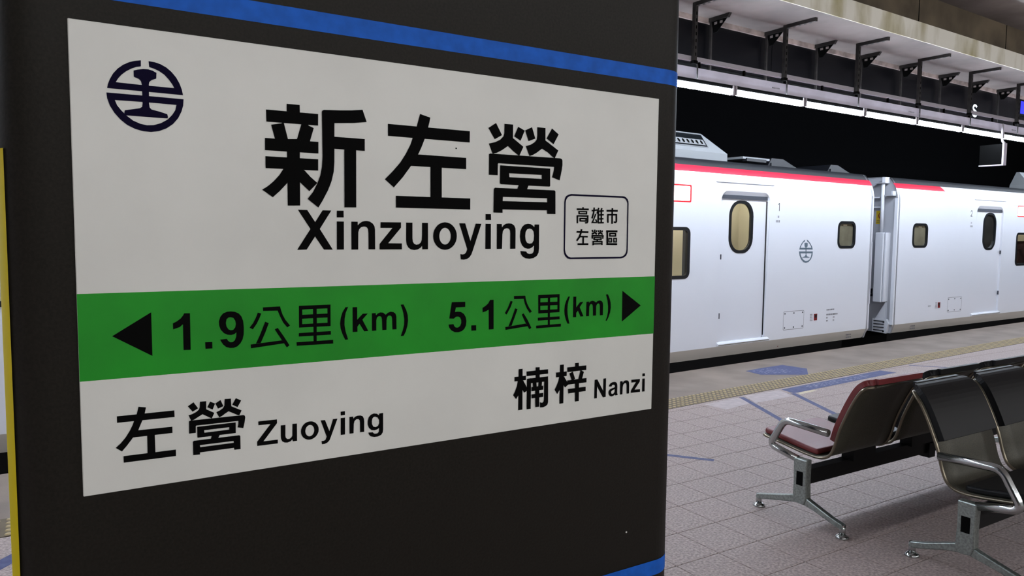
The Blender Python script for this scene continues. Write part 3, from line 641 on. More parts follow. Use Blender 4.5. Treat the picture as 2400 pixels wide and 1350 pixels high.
    for e in (1.74, 1.946, 2.152):
        for z in (.365, .562):
            mb = MB(F); mb.tube([(e, .001, z), (e, -.004, z)], .011, 8); mb.build('screw', 'seam', h)
    mb = MB(F); mb.box(1.385, 1.46, -.004, .004, .428, .522); r = mb.build('socket_cover', 'socket_red', root)
    mb = MB(F); mb.box(1.40, 1.445, -.007, .0, .468, .51); mb.build('socket_flap', 'rubber', r)
    dashes(F, root, [3, 3, 3, 3, 3], 1.56 if first else 1.36, .525, 'print_grey', 'stencil_note', .022, .012, seed=3)
    if first:
        dashes(F, root, [9], 1.15, .575, 'print_grey', 'stencil_note', seed=4, h=.022)
        dashes(F, root, [12, 2, 2], 1.15, .505, 'print_grey', 'stencil_note', .045, .022, seed=5)
        dashes(F, root, [2, 2, 2], .98, .505, 'print_grey', 'stencil_note', .045, .022, seed=8)
        dashes(F, root, [6, 6], .585, .165, 'print_grey', 'stencil_note', .04, .02, o=.017, seed=6)
        mb = MB(F); mb.add([(2.25, .034, .13), (2.21, .034, .13), (2.225, .040, .108), (2.24, .040, .105)], [(0, 1, 2, 3)]); mb.build('jacking_mark', 'socket_red', root)
    else:
        dashes(F, root, [5], 1.16, .48, 'print_grey', 'stencil_note', seed=4, h=.016)
        dashes(F, root, [6, 6], .72, .17, 'print_grey', 'stencil_note', .04, .02, o=.017, seed=6)
    dashes(F, root, [2], 2.395, 1.905, 'print_grey', 'stencil_note', seed=7, h=.03)
    dashes(F, root, [4], 2.43, 1.845, 'print_grey', 'stencil_note', seed=9, h=.03)
    # car number: the sign of travel along e differs between the cars, so mirror it
    sg = -1 if first else 1
    mb = MB(F)
    def num(pts, w=.011):
        for a, b in zip(pts[:-1], pts[1:]):
            dx, dz = b[0] - a[0], b[1] - a[1]; L = sqrt(dx * dx + dz * dz); nx, nz = -dz / L * w / 2, dx / L * w / 2
            mb.loops([[(2.37 + sg * (a[0] + nx), a[1] + nz), (2.37 + sg * (b[0] + nx), b[1] + nz), (2.37 + sg * (b[0] - nx), b[1] - nz), (2.37 + sg * (a[0] - nx), a[1] - nz)]], lambda u, v: (u, -.0012, v))
    if first: num([(-.022, 2.052), (0, 2.071)], .010); num([(0.003, 2.073), (0.003, 1.968)], .012)
    else: num([(-.028, 2.075), (-.022, 2.098), (0, 2.106), (.022, 2.096), (.026, 2.070), (.012, 2.045), (-.028, 2.008)]); num([(-.032, 2.008), (.032, 2.008)])
    mb.build('car_number', 'ink', root)

car1 = thing('train_car', 'white train car numbered 1 with red roof stripe and emblem on its side', 'train car', CAR1(0, 0, -1.15))
car2 = thing('train_car', 'white train car numbered 2 at the far right beyond the coupling gap', 'train car', CAR2(0, 0, -1.15))
bpy.context.view_layer.update()
L1 = Vector(CAR1(0, 0, -1.15)); L2 = Vector(CAR2(0, 0, -1.15))
class Rel:
    def __init__(self, F, L): self.F, self.L = F, L
    def __call__(self, e, o, z): return tuple(Vector(self.F(e, o, z)) - self.L)
R1, R2 = Rel(CAR1, L1), Rel(CAR2, L2)
make_car(R1, 1, 20.0, car1)
make_car(R2, 2, 20.0, car2)
mb = MB(R1)
for sh in TRAIN_EMBLEM:
    mb.loops([[(4.51 - p[0], p[1]) for p in pairs(l)] for l in sh], lambda u, v: (u, -.0015, v))
mb.build('railway_emblem', 'emblem_grey', car1)
# wheels / bogies, mostly hidden under the skirt
for F, root in ((R1, car1), (R2, car2)):
    for e in (2.6, 4.7):
        for o in (.9, 1.95):
            mb = MB(F); mb.tube([(e, o, -.72), (e, o + .13, -.72)], .43, 20); mb.build('wheel', 'pit', root)

# --- end details of car 2, seen in the coupling gap
def Y2(y): return y - 6.943           # depth into the car of a point at world y on its end
mb = MB(R2); mb.tube([(-.05, Y2(7.165), 1.68), (-.05, Y2(7.17), 2.50)], .028, 12); mb.build('corner_pipe', 'car_white', car2)
mb = MB(R2); mb.box(-.12, .03, Y2(7.085), Y2(7.225), .575, 1.70); bevel(mb.build('jumper_cover', 'car_white', car2), .012)
mb = MB(R2); mb.box(-.10, .03, Y2(7.052), Y2(7.075), .59, 1.70); mb.build('cover_flange', 'car_white', car2)
mb = MB(R2); mb.box(-.10, .03, Y2(7.11), Y2(7.16), 2.50, 2.585); mb.build('pipe_bracket', 'car_white', car2)
mb = MB(R2); mb.box(-.10, .03, Y2(7.11), Y2(7.30), 2.488, 2.50); mb.build('pipe_bracket', 'car_grey', car2)
mb = MB(R2); mb.box(-.08, .03, Y2(6.985), Y2(7.13), 2.285, 2.30); mb.build('pipe_bracket', 'car_grey', car2)
mb = MB(R2); mb.box(-.08, .03, Y2(6.985), Y2(7.01), 2.29, 2.36); mb.build('pipe_bracket', 'car_white', car2)
mb = MB(R2); mb.box(-.06, .03, Y2(7.21), Y2(7.33), 2.255, 2.275); mb.build('cable_tray', 'car_white', car2)
mb = MB(R2); mb.box(-.04, .03, Y2(7.19), Y2(7.33), 2.10, 2.12); mb.build('cable_tray', 'car_white', car2)
# warning sticker
mb = MB(R2); mb.loops([[(Y2(7.21), 1.84), (Y2(7.31), 1.84), (Y2(7.31), 2.055), (Y2(7.21), 2.055)]], lambda u, v: (.027, u, v)); st = mb.build('warning_sticker', 'sticker_yellow', car2)
mb = MB(R2)
y0 = Y2(7.26)
mb.loops([[(y0 + .028, 1.945), (y0 - .030, 1.945), (y0 - .004, 2.025)], [(y0 + .016, 1.953), (y0 - .018, 1.953), (y0 - .004, 2.005)]], lambda u, v: (.0255, u, v))
mb.loops([[(y0 + .02, 1.99), (y0 + .008, 1.995), (y0 - .02, 1.925), (y0 - .008, 1.922)]], lambda u, v: (.0255, u, v))
mb.build('warning_symbol', 'socket_red', st)
dashes(Rel(lambda e, o, z: CAR2(.0255, e, z), L2), st, [6, 6], Y2(7.30), 1.90, 'seam', 'sticker_print', .025, .012, o=0, sgn=-.55)
# corner step block with four rungs
mb = MB(R2)
mb.prism([(Y2(7.26), .30), (Y2(7.03), .30), (Y2(6.99), .24), (Y2(7.03), .07), (Y2(7.26), .085)], lambda u, v, w: (w, u, v), -.03, .03)
sb = mb.build('corner_step', 'car_white', car2)
for k in range(4):
    z = .265 - k * .05
    mb = MB(R2); mb.tube([(-.036, Y2(7.235), z), (-.036, Y2(7.06), z)], .008, 8); mb.build('rung', 'seam', sb)
    if k in (0, 3):
        mb = MB(R2); mb.tube([(-.03, Y2(7.065), z - .012), (-.045, Y2(7.065), z - .012)], .013, 8); mb.build('bolt', 'rubber', sb)
mb = MB(R2); mb.add([(-.02, Y2(7.05), .60), (-.02, Y2(7.05), .30), (-.02, Y2(7.22), .30)], [(0, 1, 2)]); mb.add([(.02, Y2(7.05), .60), (.02, Y2(7.05), .30), (.02, Y2(7.22), .30)], [(0, 1, 2)]); mb.build('step_gusset', 'car_white', car2)
mb = MB(R2); mb.box(-.10, .03, Y2(7.27), Y2(7.33), .66, .70); mb.box(-.10, .03, Y2(7.315), Y2(7.33), .66, .78); mb.build('hook', 'rubber', car2)
mb = MB(R1); mb.box(-.012, .03, .0, .02, .60, 1.55); mb.build('end_lip', 'car_white', car1)

# bellows between the cars
gang = thing('gangway_bellows', 'dark grey folding gangway bellows in the gap between the two train cars', 'gangway')
for k in range(7):
    t = (k + .5) / 7
    a = Vector(CAR1(0, .75, 0)).lerp(Vector(CAR2(0, .75, 0)), t)
    MB().box(a.x - .04, a.x + .04, a.y, a.y + 1.3, -.05, 2.25).build('bellows_fold', 'car_grey' if k % 2 else 'seam', gang)

# --- roof equipment
def ac_unit(R, root, e_near, e_far, slope=.34, vents=14, of=2.5):
    base = [(e_near, .30), (e_far, .30), (e_far, of), (e_near, of)]
    topp = [(e_near + slope, .47), (e_far, .47), (e_far, of - .1), (e_near + slope, of - .1)]
    mid = [(e_near + .03, .28), (e_far, .28), (e_far, of), (e_near + .03, of)]
    mb = MB(R)
    v = [(p[0], p[1], 2.603) for p in base] + [(p[0], p[1], 2.70) for p in mid] + [(p[0], p[1], 2.955) for p in topp]
    mb.add(v, [(i, (i + 1) % 4, 4 + (i + 1) % 4, 4 + i) for i in range(4)] + [(4 + i, 4 + (i + 1) % 4, 8 + (i + 1) % 4, 8 + i) for i in range(4)] + [(8, 9, 10, 11)])
    root = mb.build('air_conditioner', 'ac_grey', root)
    # sloped front: depth at height z
    def od(z): return .28 + (z - 2.70) / .255 * .19 - .006
    g = MB(R); g.add([(e_near + .36, od(2.765), 2.765), (e_far - .2, od(2.765), 2.765), (e_far - .2, od(2.94), 2.94), (e_near + .36, od(2.94), 2.94)], [(0, 1, 2, 3)])
    g = g.build('vent_recess', 'rubber', root)
    b = MB(R); b.add([(e_near + .39, od(2.79) - .008, 2.79), (e_far - .2, od(2.79) - .008, 2.79), (e_far - .2, od(2.865) - .008, 2.865), (e_near + .39, od(2.865) - .008, 2.865)], [(0, 1, 2, 3)])
    b.build('vent_bar', 'ac_grey', root)
    t = MB(R); t.tube([(e_near + .36, od(2.94), 2.942), (e_far - .2, od(2.94), 2.942)], .008, 6); t.build('vent_trim', 'ac_grey', root)
    t = MB(R); t.tube([(e_near + .36, od(2.765), 2.764), (e_far - .2, od(2.765), 2.764)], .008, 6); t.build('vent_trim', 'ac_grey', root)
    for k in range(vents):
        e = e_near + .45 + k * .085
        c = MB(R)
        c.add([(e + .022 * cos(2 * pi * q / 12), od(2.828 + .027 * sin(2 * pi * q / 12)) - .011, 2.828 + .027 * sin(2 * pi * q / 12)) for q in range(12)], [tuple(range(12))])
        c.build('vent_hole', 'slot', root)
ac_unit(R1, car1, 3.10, 6.6)
ac_unit(R2, car2, 5.15, 8.2, .05, 10, .62)
def roof_box(name, e0, e1, o0, o1, z0, z1, m, slope=0.0):
    mb = MB(R1); mb.prism([(e0, z0), (e1, z0), (e1 - slope * .25, z1), (e0 + slope, z1)], lambda u, v, w: (u, w, v), o0, o1)
    t = mb.build(name, m, car1)
    mb = MB(R1); mb.box(e0 + .1 + slope * .5, e1 - .06, o0 - .02, o0 + .05, z0 - .03, z0 + (z1 - z0) * .4); mb.build('base_rail', 'car_roof', t)
roof_box('roof_plate', 2.20, 2.78, .30, .9, 2.665, 2.695, 'ac_grey')
roof_box('roof_fairing', 1.50, 2.20, .33, 1.6, 2.603, 2.715, 'car_roof', .35)
roof_box('roof_fairing', .12, .75, .33, 1.6, 2.603, 2.71, 'car_roof', .35)

# ================================================================ BENCHES
def catmull(P, n=6):
    out = []
    for i in range(len(P) - 1):
        p0, p1, p2, p3 = P[max(i - 1, 0)], P[i], P[i + 1], P[min(i + 2, len(P) - 1)]
        for k in range(n):
            t = k / n
            out.append(tuple(0.5 * (2 * b + (c - a) * t + (2 * a - 5 * b + 4 * c - d) * t * t + (3 * b - a - 3 * c + d) * t ** 3) for a, b, c, d in zip(p0, p1, p2, p3)))
    out.append(tuple(P[-1]))
    return out
SHELL = catmull([(.335, .435), (.26, .428), (.14, .412), (.02, .396), (-.07, .394), (-.125, .418), (-.155, .475), (-.185, .58), (-.235, .70), (-.285, .795), (-.325, .838), (-.352, .845)], 4)
def offset(P, d):
    out = []
    for i, p in enumerate(P):
        a, b = P[max(i - 1, 0)], P[min(i + 1, len(P) - 1)]
        dx, dz = b[0] - a[0], b[1] - a[1]; L = sqrt(dx * dx + dz * dz)
        out.append((p[0] - dz / L * d, p[1] + dx / L * d))
    return out
UP = -1
def seat_surface(d): return offset(SHELL, d)
def idx(f):     # nearest profile index by test
    return min(range(len(SHELL)), key=lambda i: f(SHELL[i]))
I_SEAT_REAR = idx(lambda p: abs(p[0] + .045) + (9 if p[1] > .5 else 0))
def arc_loop(P, r=.03, n=4):
    """round the corners of an open polyline"""
    out = [P[0]]
    for a, b, c in zip(P[:-2], P[1:-1], P[2:]):
        va, vc = Vector(a) - Vector(b), Vector(c) - Vector(b)
        ra = min(r, va.length * .45, vc.length * .45)
        s, e = Vector(b) + va.normalized() * ra, Vector(b) + vc.normalized() * ra
        for k in range(n + 1):
            t = k / n
            q = s.lerp(Vector(b), t).lerp(Vector(b).lerp(e, t), t)
            out.append(tuple(q))
    out.append(P[-1])
    return out

arc_len = [0.0]
for _a, _b in zip(SHELL[:-1], SHELL[1:]): arc_len.append(arc_len[-1] + sqrt((_a[0] - _b[0]) ** 2 + (_a[1] - _b[1]) ** 2))
def make_bench(root, sgn, n_seats, x_seats, pitch, width, pads, arms, supports, back_from):
    T = lambda x, f, z: (x, sgn * f, z)
    length = x_seats + pitch * n_seats
    MB(T).box(.0, length, -.035, .025, .232, .318).build('beam', 'steel_dark', root)
    for sx in supports:
        mb = MB(T)
        mb.prism([(-.042, .375), (.045, .375), (.047, .365), (.043, .25), (.046, .16), (.03, .115), (-.03, .112), (-.045, .15), (-.040, .25)], lambda u, v, w: (w, u, v), sx - .024, sx + .024)
        leg = bevel(mb.build('leg_column', 'cast', root), .006)
        MB(T).box(sx - .0255, sx - .02, -.020, .022, .222, .302).build('beam_end_cap', 'slot', leg)
        for d, ln in ((1, .30), (-1, .265)):
            a = [(d * .02, .165), (d * .07, .145), (d * (ln - .06), .096), (d * (ln + .008), .078), (d * (ln + .014), .055), (d * (ln - .015), .050), (d * (ln - .06), .062), (d * .08, .100), (d * .02, .112)]
            mb = MB(T); mb.prism(a, lambda u, v, w: (w, u, v), sx - .017, sx + .017)
            foot = bevel(mb.build('foot', 'cast', leg), .006)
            mb = MB(T); mb.tube([(sx, d * ln, .075), (sx, d * ln, .018)], .017, 12)
            mb.build('foot_post', 'chrome', leg)
            mb = MB(); mb.lathe([(.002, .024), (.018, .022), (.034, .012), (.036, .002), (.034, 0.0)], T(sx, d * ln, 0.0), 18)
            mb.build('glide', 'chrome', leg)
    for k in range(n_seats):
        x0 = x_seats + pitch * k; x1 = x0 + width
        def inset(i):                      # rounded corners at the front lip and at the top of the back
            t = arc_len[i]
            a, b = max(0.0, 1 - t / .035), max(0.0, 1 - (arc_len[-1] - t) / .06)
            return .030 * (1 - sqrt(max(0.0, 1 - a * a))) + .055 * (1 - sqrt(max(0.0, 1 - b * b)))
        sh = MB(T)
        lo = offset(SHELL, -.004); hi = offset(SHELL, .004)
        cols = 5
        def row(P):
            return [[(x0 + inset(i) + (x1 - x0 - 2 * inset(i)) * c / (cols - 1), p[0], p[1]) for c in range(cols)] for i, p in enumerate(P)]
        RA_, RB_ = row(lo), row(hi)
        for R in (RA_, RB_):
            v = [q for r in R for q in r]
            sh.add(v, [(i * cols + c, i * cols + c + 1, (i + 1) * cols + c + 1, (i + 1) * cols + c) for i in range(len(R) - 1) for c in range(cols - 1)], True)
        for c in (0, cols - 1):
            sh.strip([r[c] for r in RA_], [r[c] for r in RB_])
        sh.strip(RA_[0], RB_[0]); sh.strip(RA_[-1], RB_[-1])
        shell = sh.build('seat_shell', 'shell', root)
        for sd in (0, 1):
            mb = MB(T)
            P = offset(SHELL, .005)
            mb.tube([((x0 + inset(i)) if sd == 0 else (x1 - inset(i)), P[i][0], P[i][1]) for i in range(len(P))], .0085, 8); mb.build('side_rail', 'dull_rail', shell)
        e = inset(len(SHELL) - 1)
        mb = MB(T); mb.tube([(x0 + e, SHELL[-1][0], SHELL[-1][1] - .004), (x1 - e, SHELL[-1][0], SHELL[-1][1] - .004)], .009, 8); mb.build('top_rail', 'shell', shell)
        e = inset(0)
        mb = MB(T); mb.tube([(x0 + e, SHELL[0][0], SHELL[0][1] - .005), (x1 - e, SHELL[0][0], SHELL[0][1] - .005)], .009, 8); mb.build('front_rail', 'chrome', shell)
        pad = pads[k % len(pads)]
        def cushion(i0, i1, th, name, roll=False):
            base = offset(SHELL, -.006)[i0:i1 + 1]; up = offset(SHELL, -.006 - th)[i0:i1 + 1]
            ins = [inset(i) + .006 for i in range(i0, i1 + 1)]
            if roll:                        # the pad rolls over the top rail
                base.append((base[-1][0] - .016, base[-1][1] + .004)); up.append((base[-1][0] - .002, base[-1][1] + th)); ins.append(ins[-1])
                base[-2] = (base[-2][0], base[-2][1] + .004); up[-2] = (up[-2][0] + .004, up[-2][1] + .004)
            n = len(base); mb = MB(T); v = []
            for i in range(n):
                for px, q in ((x0 + ins[i], base[i]), (x1 - ins[i], base[i]), (x1 - ins[i], up[i]), (x0 + ins[i], up[i])):
                    v.append((px, q[0], q[1]))
            fs = [(i * 4 + c, i * 4 + (c + 1) % 4, (i + 1) * 4 + (c + 1) % 4, (i + 1) * 4 + c) for i in range(n - 1) for c in range(4)]
            mb.add(v, fs + [(3, 2, 1, 0), tuple((n - 1) * 4 + c for c in range(4))])
            o = mb.build(name, pad, root)
            md = o.modifiers.new('bevel', 'BEVEL'); md.width = .012; md.segments = 3; md.limit_method = 'ANGLE'; md.angle_limit = radians(50)
            return o
        cushion(0, I_SEAT_REAR, .034, 'seat_cushion')
        ib = min(range(I_SEAT_REAR, len(SHELL)), key=lambda i: abs(SHELL[i][1] - back_from))
        cushion(ib, len(SHELL) - 1, .032, 'back_cushion', True)
        # bracket from shell to beam
        MB(T).box(x0 + .34, x1 + .02, -.06, .02, .312, .405).build('seat_bracket', 'steel_dark', root)
    for xa, m in arms:
        loop = arc_loop([(xa, .035, .362), (xa, .235, .402), (xa, .135, .572), (xa, -.155, .558)], .045, 5)
        mb = MB(T); mb.tube(loop, .0195, 10, squash=1.1); a = mb.build('armrest', m, root)

bA = thing('bench', 'row of beam seats facing the train, its nearest seat red and the others black', 'bench', (3.665, 2.692, 0))
make_bench(bA, 1, 4, .05, .612, .540, ['red_vinyl', 'black_vinyl', 'black_vinyl', 'black_vinyl'], [(0.0, 'chrome'), (.626, 'black_vinyl'), (2.50, 'chrome')], [0.0, 2.45], .505)
MB().box(1.22, 1.29, -.055, .045, .205, .30).build('beam_bracket', 'steel_dark', bA)
bB = thing('bench', 'row of all black beam seats in the lower right corner of the view', 'bench', (3.775, 1.835, 0))
make_bench(bB, -1, 3, .05, .612, .540, ['black_vinyl'], [(0.0, 'chrome'), (1.88, 'chrome')], [0.0, 1.85], .60)

# ================================================================ LIGHT LINE OVER THE PLATFORM EDGE
AL = 0.025
def LP(s, dy=0.0, z=0.0): return (s * cos(AL) - dy * sin(AL), 5.739 + s * sin(AL) + dy * cos(AL), z)
SA, SB = -8.5, 30.0
def line_box(s0, s1, d0, d1, z0, z1, loc=(0, 0, 0)):
    L = Vector(loc)
    return MB(lambda s, d, z: tuple(Vector(LP(s, d, z)) - L)).box(s0, s1, d0, d1, z0, z1)
trunk = thing('light_trunking', 'long pale metal trunking with a grey top rail carrying the tube lights', 'trunking')
line_box(SA, SB, -.018, .018, 3.288, 3.412).build('trough', 'trough', trunk)
line_box(SA, SB, -.02, .02, 3.478, 3.524).build('top_rail', 'rail', trunk)
line_box(SA, SB, -.0225, .0225, 3.2885, 3.293).build('lower_lip', 'slot', trunk)
for s in [6.0 + .72 * i for i in range(-10, 30)]:
    line_box(s, s + .02, -.012, .012, 3.41, 3.48).build('rail_post', 'slot', trunk)
for k, s in enumerate((7.2, 10.1, 13.1)):
    mb = MB(lambda a, d, z: LP(a, d, z)); rnd = random.Random(k)
    for q in range(6):
        mb.box(s + q * .024, s + q * .024 + .012 + .008 * rnd.random(), -.0195, -.018, 3.338, 3.352)
    mb.build('stencil_note', 'print_grey', trunk)
ORD = ['first', 'second', 'third', 'fourth', 'fifth', 'sixth', 'seventh', 'eighth', 'ninth', 'tenth']
def tube_light(loc_f, s0, s1, m, label, group, axis_root=(0, 0, 0)):
    loc = loc_f(s0, 0, 3.24); L = Vector(loc)
    t = thing('tube_light', label, 'tube light', loc, group)
    F = lambda s, d, z: tuple(Vector(loc_f(s, d, z)) - L)
    mb = MB(); mb.tube([F(s0 + .03 + (s1 - s0 - .06) * k, 0, 3.223) for k in (0, .04, .96, 1)], .032, 10, radii=[.026, .032, .032, .026]); mb.build('tube', m, t)
    MB(F).box(s0 + .012, s1 - .012, -.022, .022, 3.256, 3.288).build('fitting', 'slot', t)
    for a, b in ((s0 + .008, s0 + .034), (s1 - .034, s1 - .008)):
        MB(F).box(a, b, -.030, .030, 3.192, 3.288).build('end_cap', 'rail', t)
for i in range(-11, 18):
    s0 = 6.561 + 1.25 * (i - 1); s1 = s0 + 1.25
    if 1 <= i + 1 <= 8: lab = ORD[i] + ' glowing tube light from the pillar in the row over the platform edge'
    elif i < 0: lab = 'tube light of the platform edge row, hidden behind the black pillar'
    else: lab = 'tube light at the far end of the platform edge row, beyond the right edge'
    tube_light(LP, s0, s1, 'tube', lab, 'tube lights over the platform edge')
# unseen second row, assumed behind the viewer, placed and powered to light the sign
def LQ(s, dy=0.0, z=0.0): return (s, -5.60 - dy, z)
trunk2 = thing('light_trunking', 'unseen pale metal trunking behind the viewer, carrying the added tube lights', 'trunking')
MB().box(-8.5, 21, -5.618, -5.582, 3.288, 3.412).build('trough', 'trough', trunk2)
for i in range(-5, 16):
    tube_light(LQ, -.6 + 1.25 * i, -.6 + 1.25 * (i + 1), 'tube_fill', 'unseen tube light added behind the viewer to light the station sign', 'added tube lights behind the viewer')
for s in (-6, -3, 0, 3, 6, 9, 12, 15, 18):
    MB().box(s, s + .04, -5.62, -5.58, 3.412, 4.738).build('drop_rod', 'zinc', trunk2)

# hangers: slotted strut post, ceiling arm, conduit
for k, s in enumerate((1.7, 3.12, 4.56, 5.885, 7.38, 8.825, 10.28, 11.68, 13.19, 14.9, 16.4, 17.9)):
    loc = LP(s, 0, 4.07); L = Vector(loc)
    if k < 3: lab = 'slotted strut hanger hidden behind the black pillar'
    elif k < 9: lab = ORD[k - 3] + ' slotted strut hanger from the pillar, holding up the light trunking'
    else: lab = 'slotted strut hanger beyond the right edge of the view'
    t = thing('strut_hanger', lab, 'hanger', loc, 'strut hangers of the light trunking')
    F = lambda a, d, z: tuple(Vector(LP(s + a, d, z)) - L)
    MB(F).box(-.021, .021, -.064, -.022, 3.455, 4.07).build('post', 'zinc', t)
    MB(F).box(-.021, .021, -.44, -.066, 4.03, 4.07).build('ceiling_arm', 'zinc', t)
    for q in range(7):
        MB(F).box(-.0065, .0065, -.0652, -.0635, 3.52 + q * .07, 3.553 + q * .07).build('slot', 'slot', t)
    for q in range(5):
        MB(F).box(-.010, .010, -.42 + q * .07, -.385 + q * .07, 4.0285, 4.0302).build('slot', 'soffit', t)
    MB(F).box(-.03, .03, -.07, -.021, 3.44, 3.472).build('clamp', 'slot', t)
    mb = MB(); mb.tube([F(.028, -.045, 3.462), F(.04, -.045, 3.455), F(.052, -.044, 3.43), F(.056, -.042, 3.39), F(.056, -.042, 3.292)], .0085, 8); mb.build('conduit', 'zinc', t)

# rear row of triangular brackets and rods along the soffit edge
def BY(x, d=0.0): return back_y(x) - .05 + d
for k, x in enumerate((3.4, 4.42, 5.45, 6.45, 7.435, 8.44, 9.44, 10.45, 11.55, 12.48, 13.44, 15.3)):
    loc = (x, BY(x), 4.07); L = Vector(loc)
    if k < 3: lab = 'triangular soffit bracket hidden behind the black pillar'
    elif k < 11: lab = ORD[k - 3] + ' triangular bracket from the pillar under the soffit edge'
    else: lab = 'triangular soffit bracket beyond the right edge of the view'
    t = thing('soffit_bracket', lab, 'bracket', loc, 'triangular brackets along the soffit edge')
    F = lambda a, d, z: (a, d, z - 4.07)
    mb = MB(F); mb.prism([(-.30, 4.068), (.02, 4.068), (.02, 4.025), (-.27, 4.025)], lambda u, v, w: (w, u, v), -.018, .018); mb.build('arm', 'zinc', t)
    mb = MB(F); mb.prism([(-.29, 4.06), (-.02, 4.04), (-.06, 3.90), (-.11, 3.90)], lambda u, v, w: (w, u, v), -.004, .004); mb.build('gusset', 'slot', t)
    for q in range(2):
        MB(F).box(-.0055, -.004, -.19 + q * .08, -.15 + q * .08, 3.985, 4.012).build('slot', 'soffit', t)
    MB(F).box(-.012, .012, -.03, -.006, 3.50, 4.03).build('rod', 'zinc', t)

# dark glass smoke screen hung under the soffit edge, in panels
xs = [-6 + 3.4 * i for i in range(11)]
for k, (a, b) in enumerate(zip(xs[:-1], xs[1:])):
    loc = (a, back_y(a) - .02, 3.5); L = Vector(loc)
    vis = a > 4
    n = [q for q in range(len(xs)) if xs[q] > 4].index(k) if vis else 0
    lab = (ORD[n] + ' dark glass smoke screen panel from the pillar, hung under the soffit edge') if (vis and n < 4) else 'dark glass smoke screen panel hung under the soffit edge out of view'
    t = thing('smoke_screen', lab, 'glass panel', loc, 'smoke screen panels')
    mb = MB(); v = [(x_, back_y(x_) - .02 + d, z) for x_ in (a + .004, b - .004) for d in (0, .012) for z in (3.535, 4.02)]
    mb.add([tuple(Vector(p) - L) for p in v], [(0, 1, 3, 2), (4, 6, 7, 5), (0, 4, 5, 1), (2, 3, 7, 6), (0, 2, 6, 4), (1, 5, 7, 3)])
    mb.build('glass_sheet', 'screen', t)
    mb = MB(); v = [(x_, back_y(x_) - .03 + d, z) for x_ in (a, b) for d in (0, .03) for z in (3.50, 3.537)]
    mb.add([tuple(Vector(p) - L) for p in v], [(0, 1, 3, 2), (4, 6, 7, 5), (0, 4, 5, 1), (2, 3, 7, 6), (0, 2, 6, 4), (1, 5, 7, 3)])
    mb.build('bottom_channel', 'slot', t)

# glowing board for the S reflected in the glass, and a lit blue sign further on, hung in front of the smoke screen
def SF0(L):
    return lambda x, y, z: (x - L[0], back_y(x) + y - L[1], z - L[2])
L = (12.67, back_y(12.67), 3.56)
ls = thing('reflected_letter', 'white letter S, a sign reflection built as a small glowing board above the lights', 'sign', L)
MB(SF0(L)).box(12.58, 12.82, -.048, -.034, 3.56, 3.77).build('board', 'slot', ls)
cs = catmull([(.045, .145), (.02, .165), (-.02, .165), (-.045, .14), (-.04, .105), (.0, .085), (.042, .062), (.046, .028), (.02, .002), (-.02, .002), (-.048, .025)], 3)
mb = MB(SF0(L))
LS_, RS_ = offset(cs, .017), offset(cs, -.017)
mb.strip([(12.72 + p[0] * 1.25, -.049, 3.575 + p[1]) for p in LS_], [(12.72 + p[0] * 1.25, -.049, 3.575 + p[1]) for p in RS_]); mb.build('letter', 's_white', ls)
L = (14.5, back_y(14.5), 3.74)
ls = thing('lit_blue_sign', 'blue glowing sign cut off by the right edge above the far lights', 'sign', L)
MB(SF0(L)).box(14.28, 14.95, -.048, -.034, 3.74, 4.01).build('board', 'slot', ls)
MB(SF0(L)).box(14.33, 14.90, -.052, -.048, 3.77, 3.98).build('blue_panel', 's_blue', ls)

# hanging display board, edge on
hs = thing('hanging_display', 'black display board hanging edge-on below the lights at the far right', 'display', (12.7, 6.1, 2.76))
H = lambda x, y, z: (x - 12.7, y - 6.1, z - 2.76)
MB(H).box(12.67, 12.74, 5.965, 6.30, 2.775, 3.09).build('screen_box', 'slot', hs)
MB(H).box(12.66, 12.75, 5.94, 5.965, 2.76, 3.10).build('edge_frame', 'trough', hs)
MB(H).box(12.66, 12.75, 5.965, 6.30, 2.76, 2.775).build('bottom_frame', 'trough', hs)
mb = MB(H); mb.tube([(12.70, 5.955, 3.10), (12.70, 5.985, 3.13), (12.70, 5.995, 3.18), (12.70, 5.995, 3.40)], .018, 8); mb.build('drop_pipe', 'rail', hs)

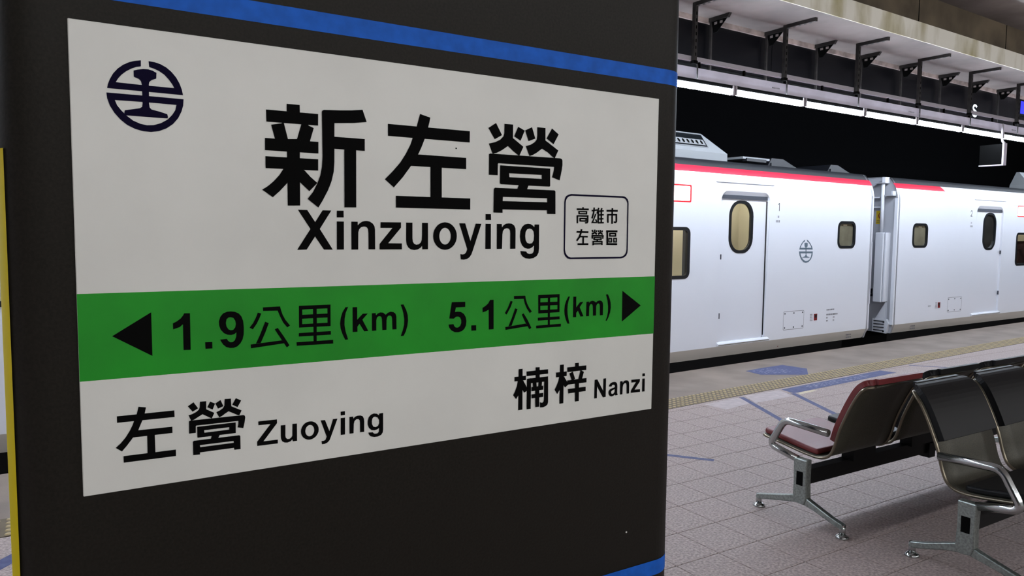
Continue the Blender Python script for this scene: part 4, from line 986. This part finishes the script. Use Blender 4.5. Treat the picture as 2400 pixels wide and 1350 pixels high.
# ================================================================ PRINTS ON THE FLOOR
def decal(name, poly, m, label, cat='floor marking', z=.0006, group=None):
    cx = sum(p[0] for p in poly) / len(poly); cy = sum(p[1] for p in poly) / len(poly)
    mb = MB(); n = len(poly)
    mb.add([(p[0] - cx, p[1] - cy, 0) for p in poly] + [(p[0] - cx, p[1] - cy, z) for p in poly], [tuple(range(n, 2 * n))] + [(i, (i + 1) % n, n + (i + 1) % n, n + i) for i in range(n)])
    return tag(mb.build(name, m, None, (cx, cy, .0003)), label, cat, group)
def line(a, b, w):
    d = (Vector(b) - Vector(a)).normalized(); nn = Vector((-d.y, d.x)) * w / 2
    return [tuple(Vector(a) + nn), tuple(Vector(b) + nn), tuple(Vector(b) - nn), tuple(Vector(a) - nn)]
d = decal('floor_notice', [(6.65, 5.19), (6.61, 5.0), (8.72, 5.15), (8.67, 5.33)], 'floor_blue', 'long blue floor notice with worn white print beside the tactile strip')
def notice_text(parent, poly, m, cx, cy):
    mb = MB(); mb.add([(p[0] - cx, p[1] - cy, .0010) for p in poly], [tuple(range(len(poly)))]); mb.build('worn_print', m, parent)
notice_text(d, [(7.02, 5.19), (7.02, 5.07), (8.22, 5.155), (8.22, 5.275)], 'floor_blue_worn', d.location.x, d.location.y)
d = decal('floor_notice', [(7.17, 6.12), (7.50, 6.16), (7.92, 6.18), (7.98, 5.86), (7.64, 5.59), (7.14, 5.87)], 'floor_blue', 'blue arrow shaped floor notice between the tactile strip and the train')
notice_text(d, [(7.22, 6.08), (7.55, 6.11), (7.70, 5.95), (7.60, 5.76), (7.24, 5.90)], 'floor_blue_worn', d.location.x, d.location.y)
decal('queue_line', line((5.975, 5.14), (5.35, 3.93), .055), 'floor_blue', 'blue queue line slanting from the tactile strip behind the red seat')
decal('queue_line', line((6.60, 5.0), (5.90, 3.70), .06), 'floor_blue', 'blue queue line slanting from the long notice to the red bench')
decal('queue_line', line((3.80, 4.20), (4.12, 3.78), .05), 'floor_blue', 'short faded blue line on the floor beside the pillar')
decal('queue_line', line((9.36, 5.37), (9.76, 4.88), .04), 'floor_blue', 'thin blue line on the floor at the far right past the long notice')
decal('queue_line', line((-.42, 4.12), (-.02, 4.60), .09), 'floor_blue', 'blue line on the floor seen left of the yellow pillar corner')
decal('floor_residue', [(5.40, 5.10), (5.93, 5.145), (5.86, 4.915), (5.43, 4.845)], 'floor_pale', 'pale worn patch by the tactile strip, left of the first slanting line', z=.0004)
decal('floor_residue', [(6.05, 5.165), (6.60, 5.18), (6.50, 4.915), (5.90, 4.895)], 'floor_pale', 'pale worn patch by the tactile strip, between the two slanting lines', z=.0004)
decal('floor_residue', [(6.68, 4.995), (6.93, 5.01), (6.95, 4.965), (6.62, 4.93)], 'floor_cream', 'small cream worn patch below the long blue notice', z=.0004)
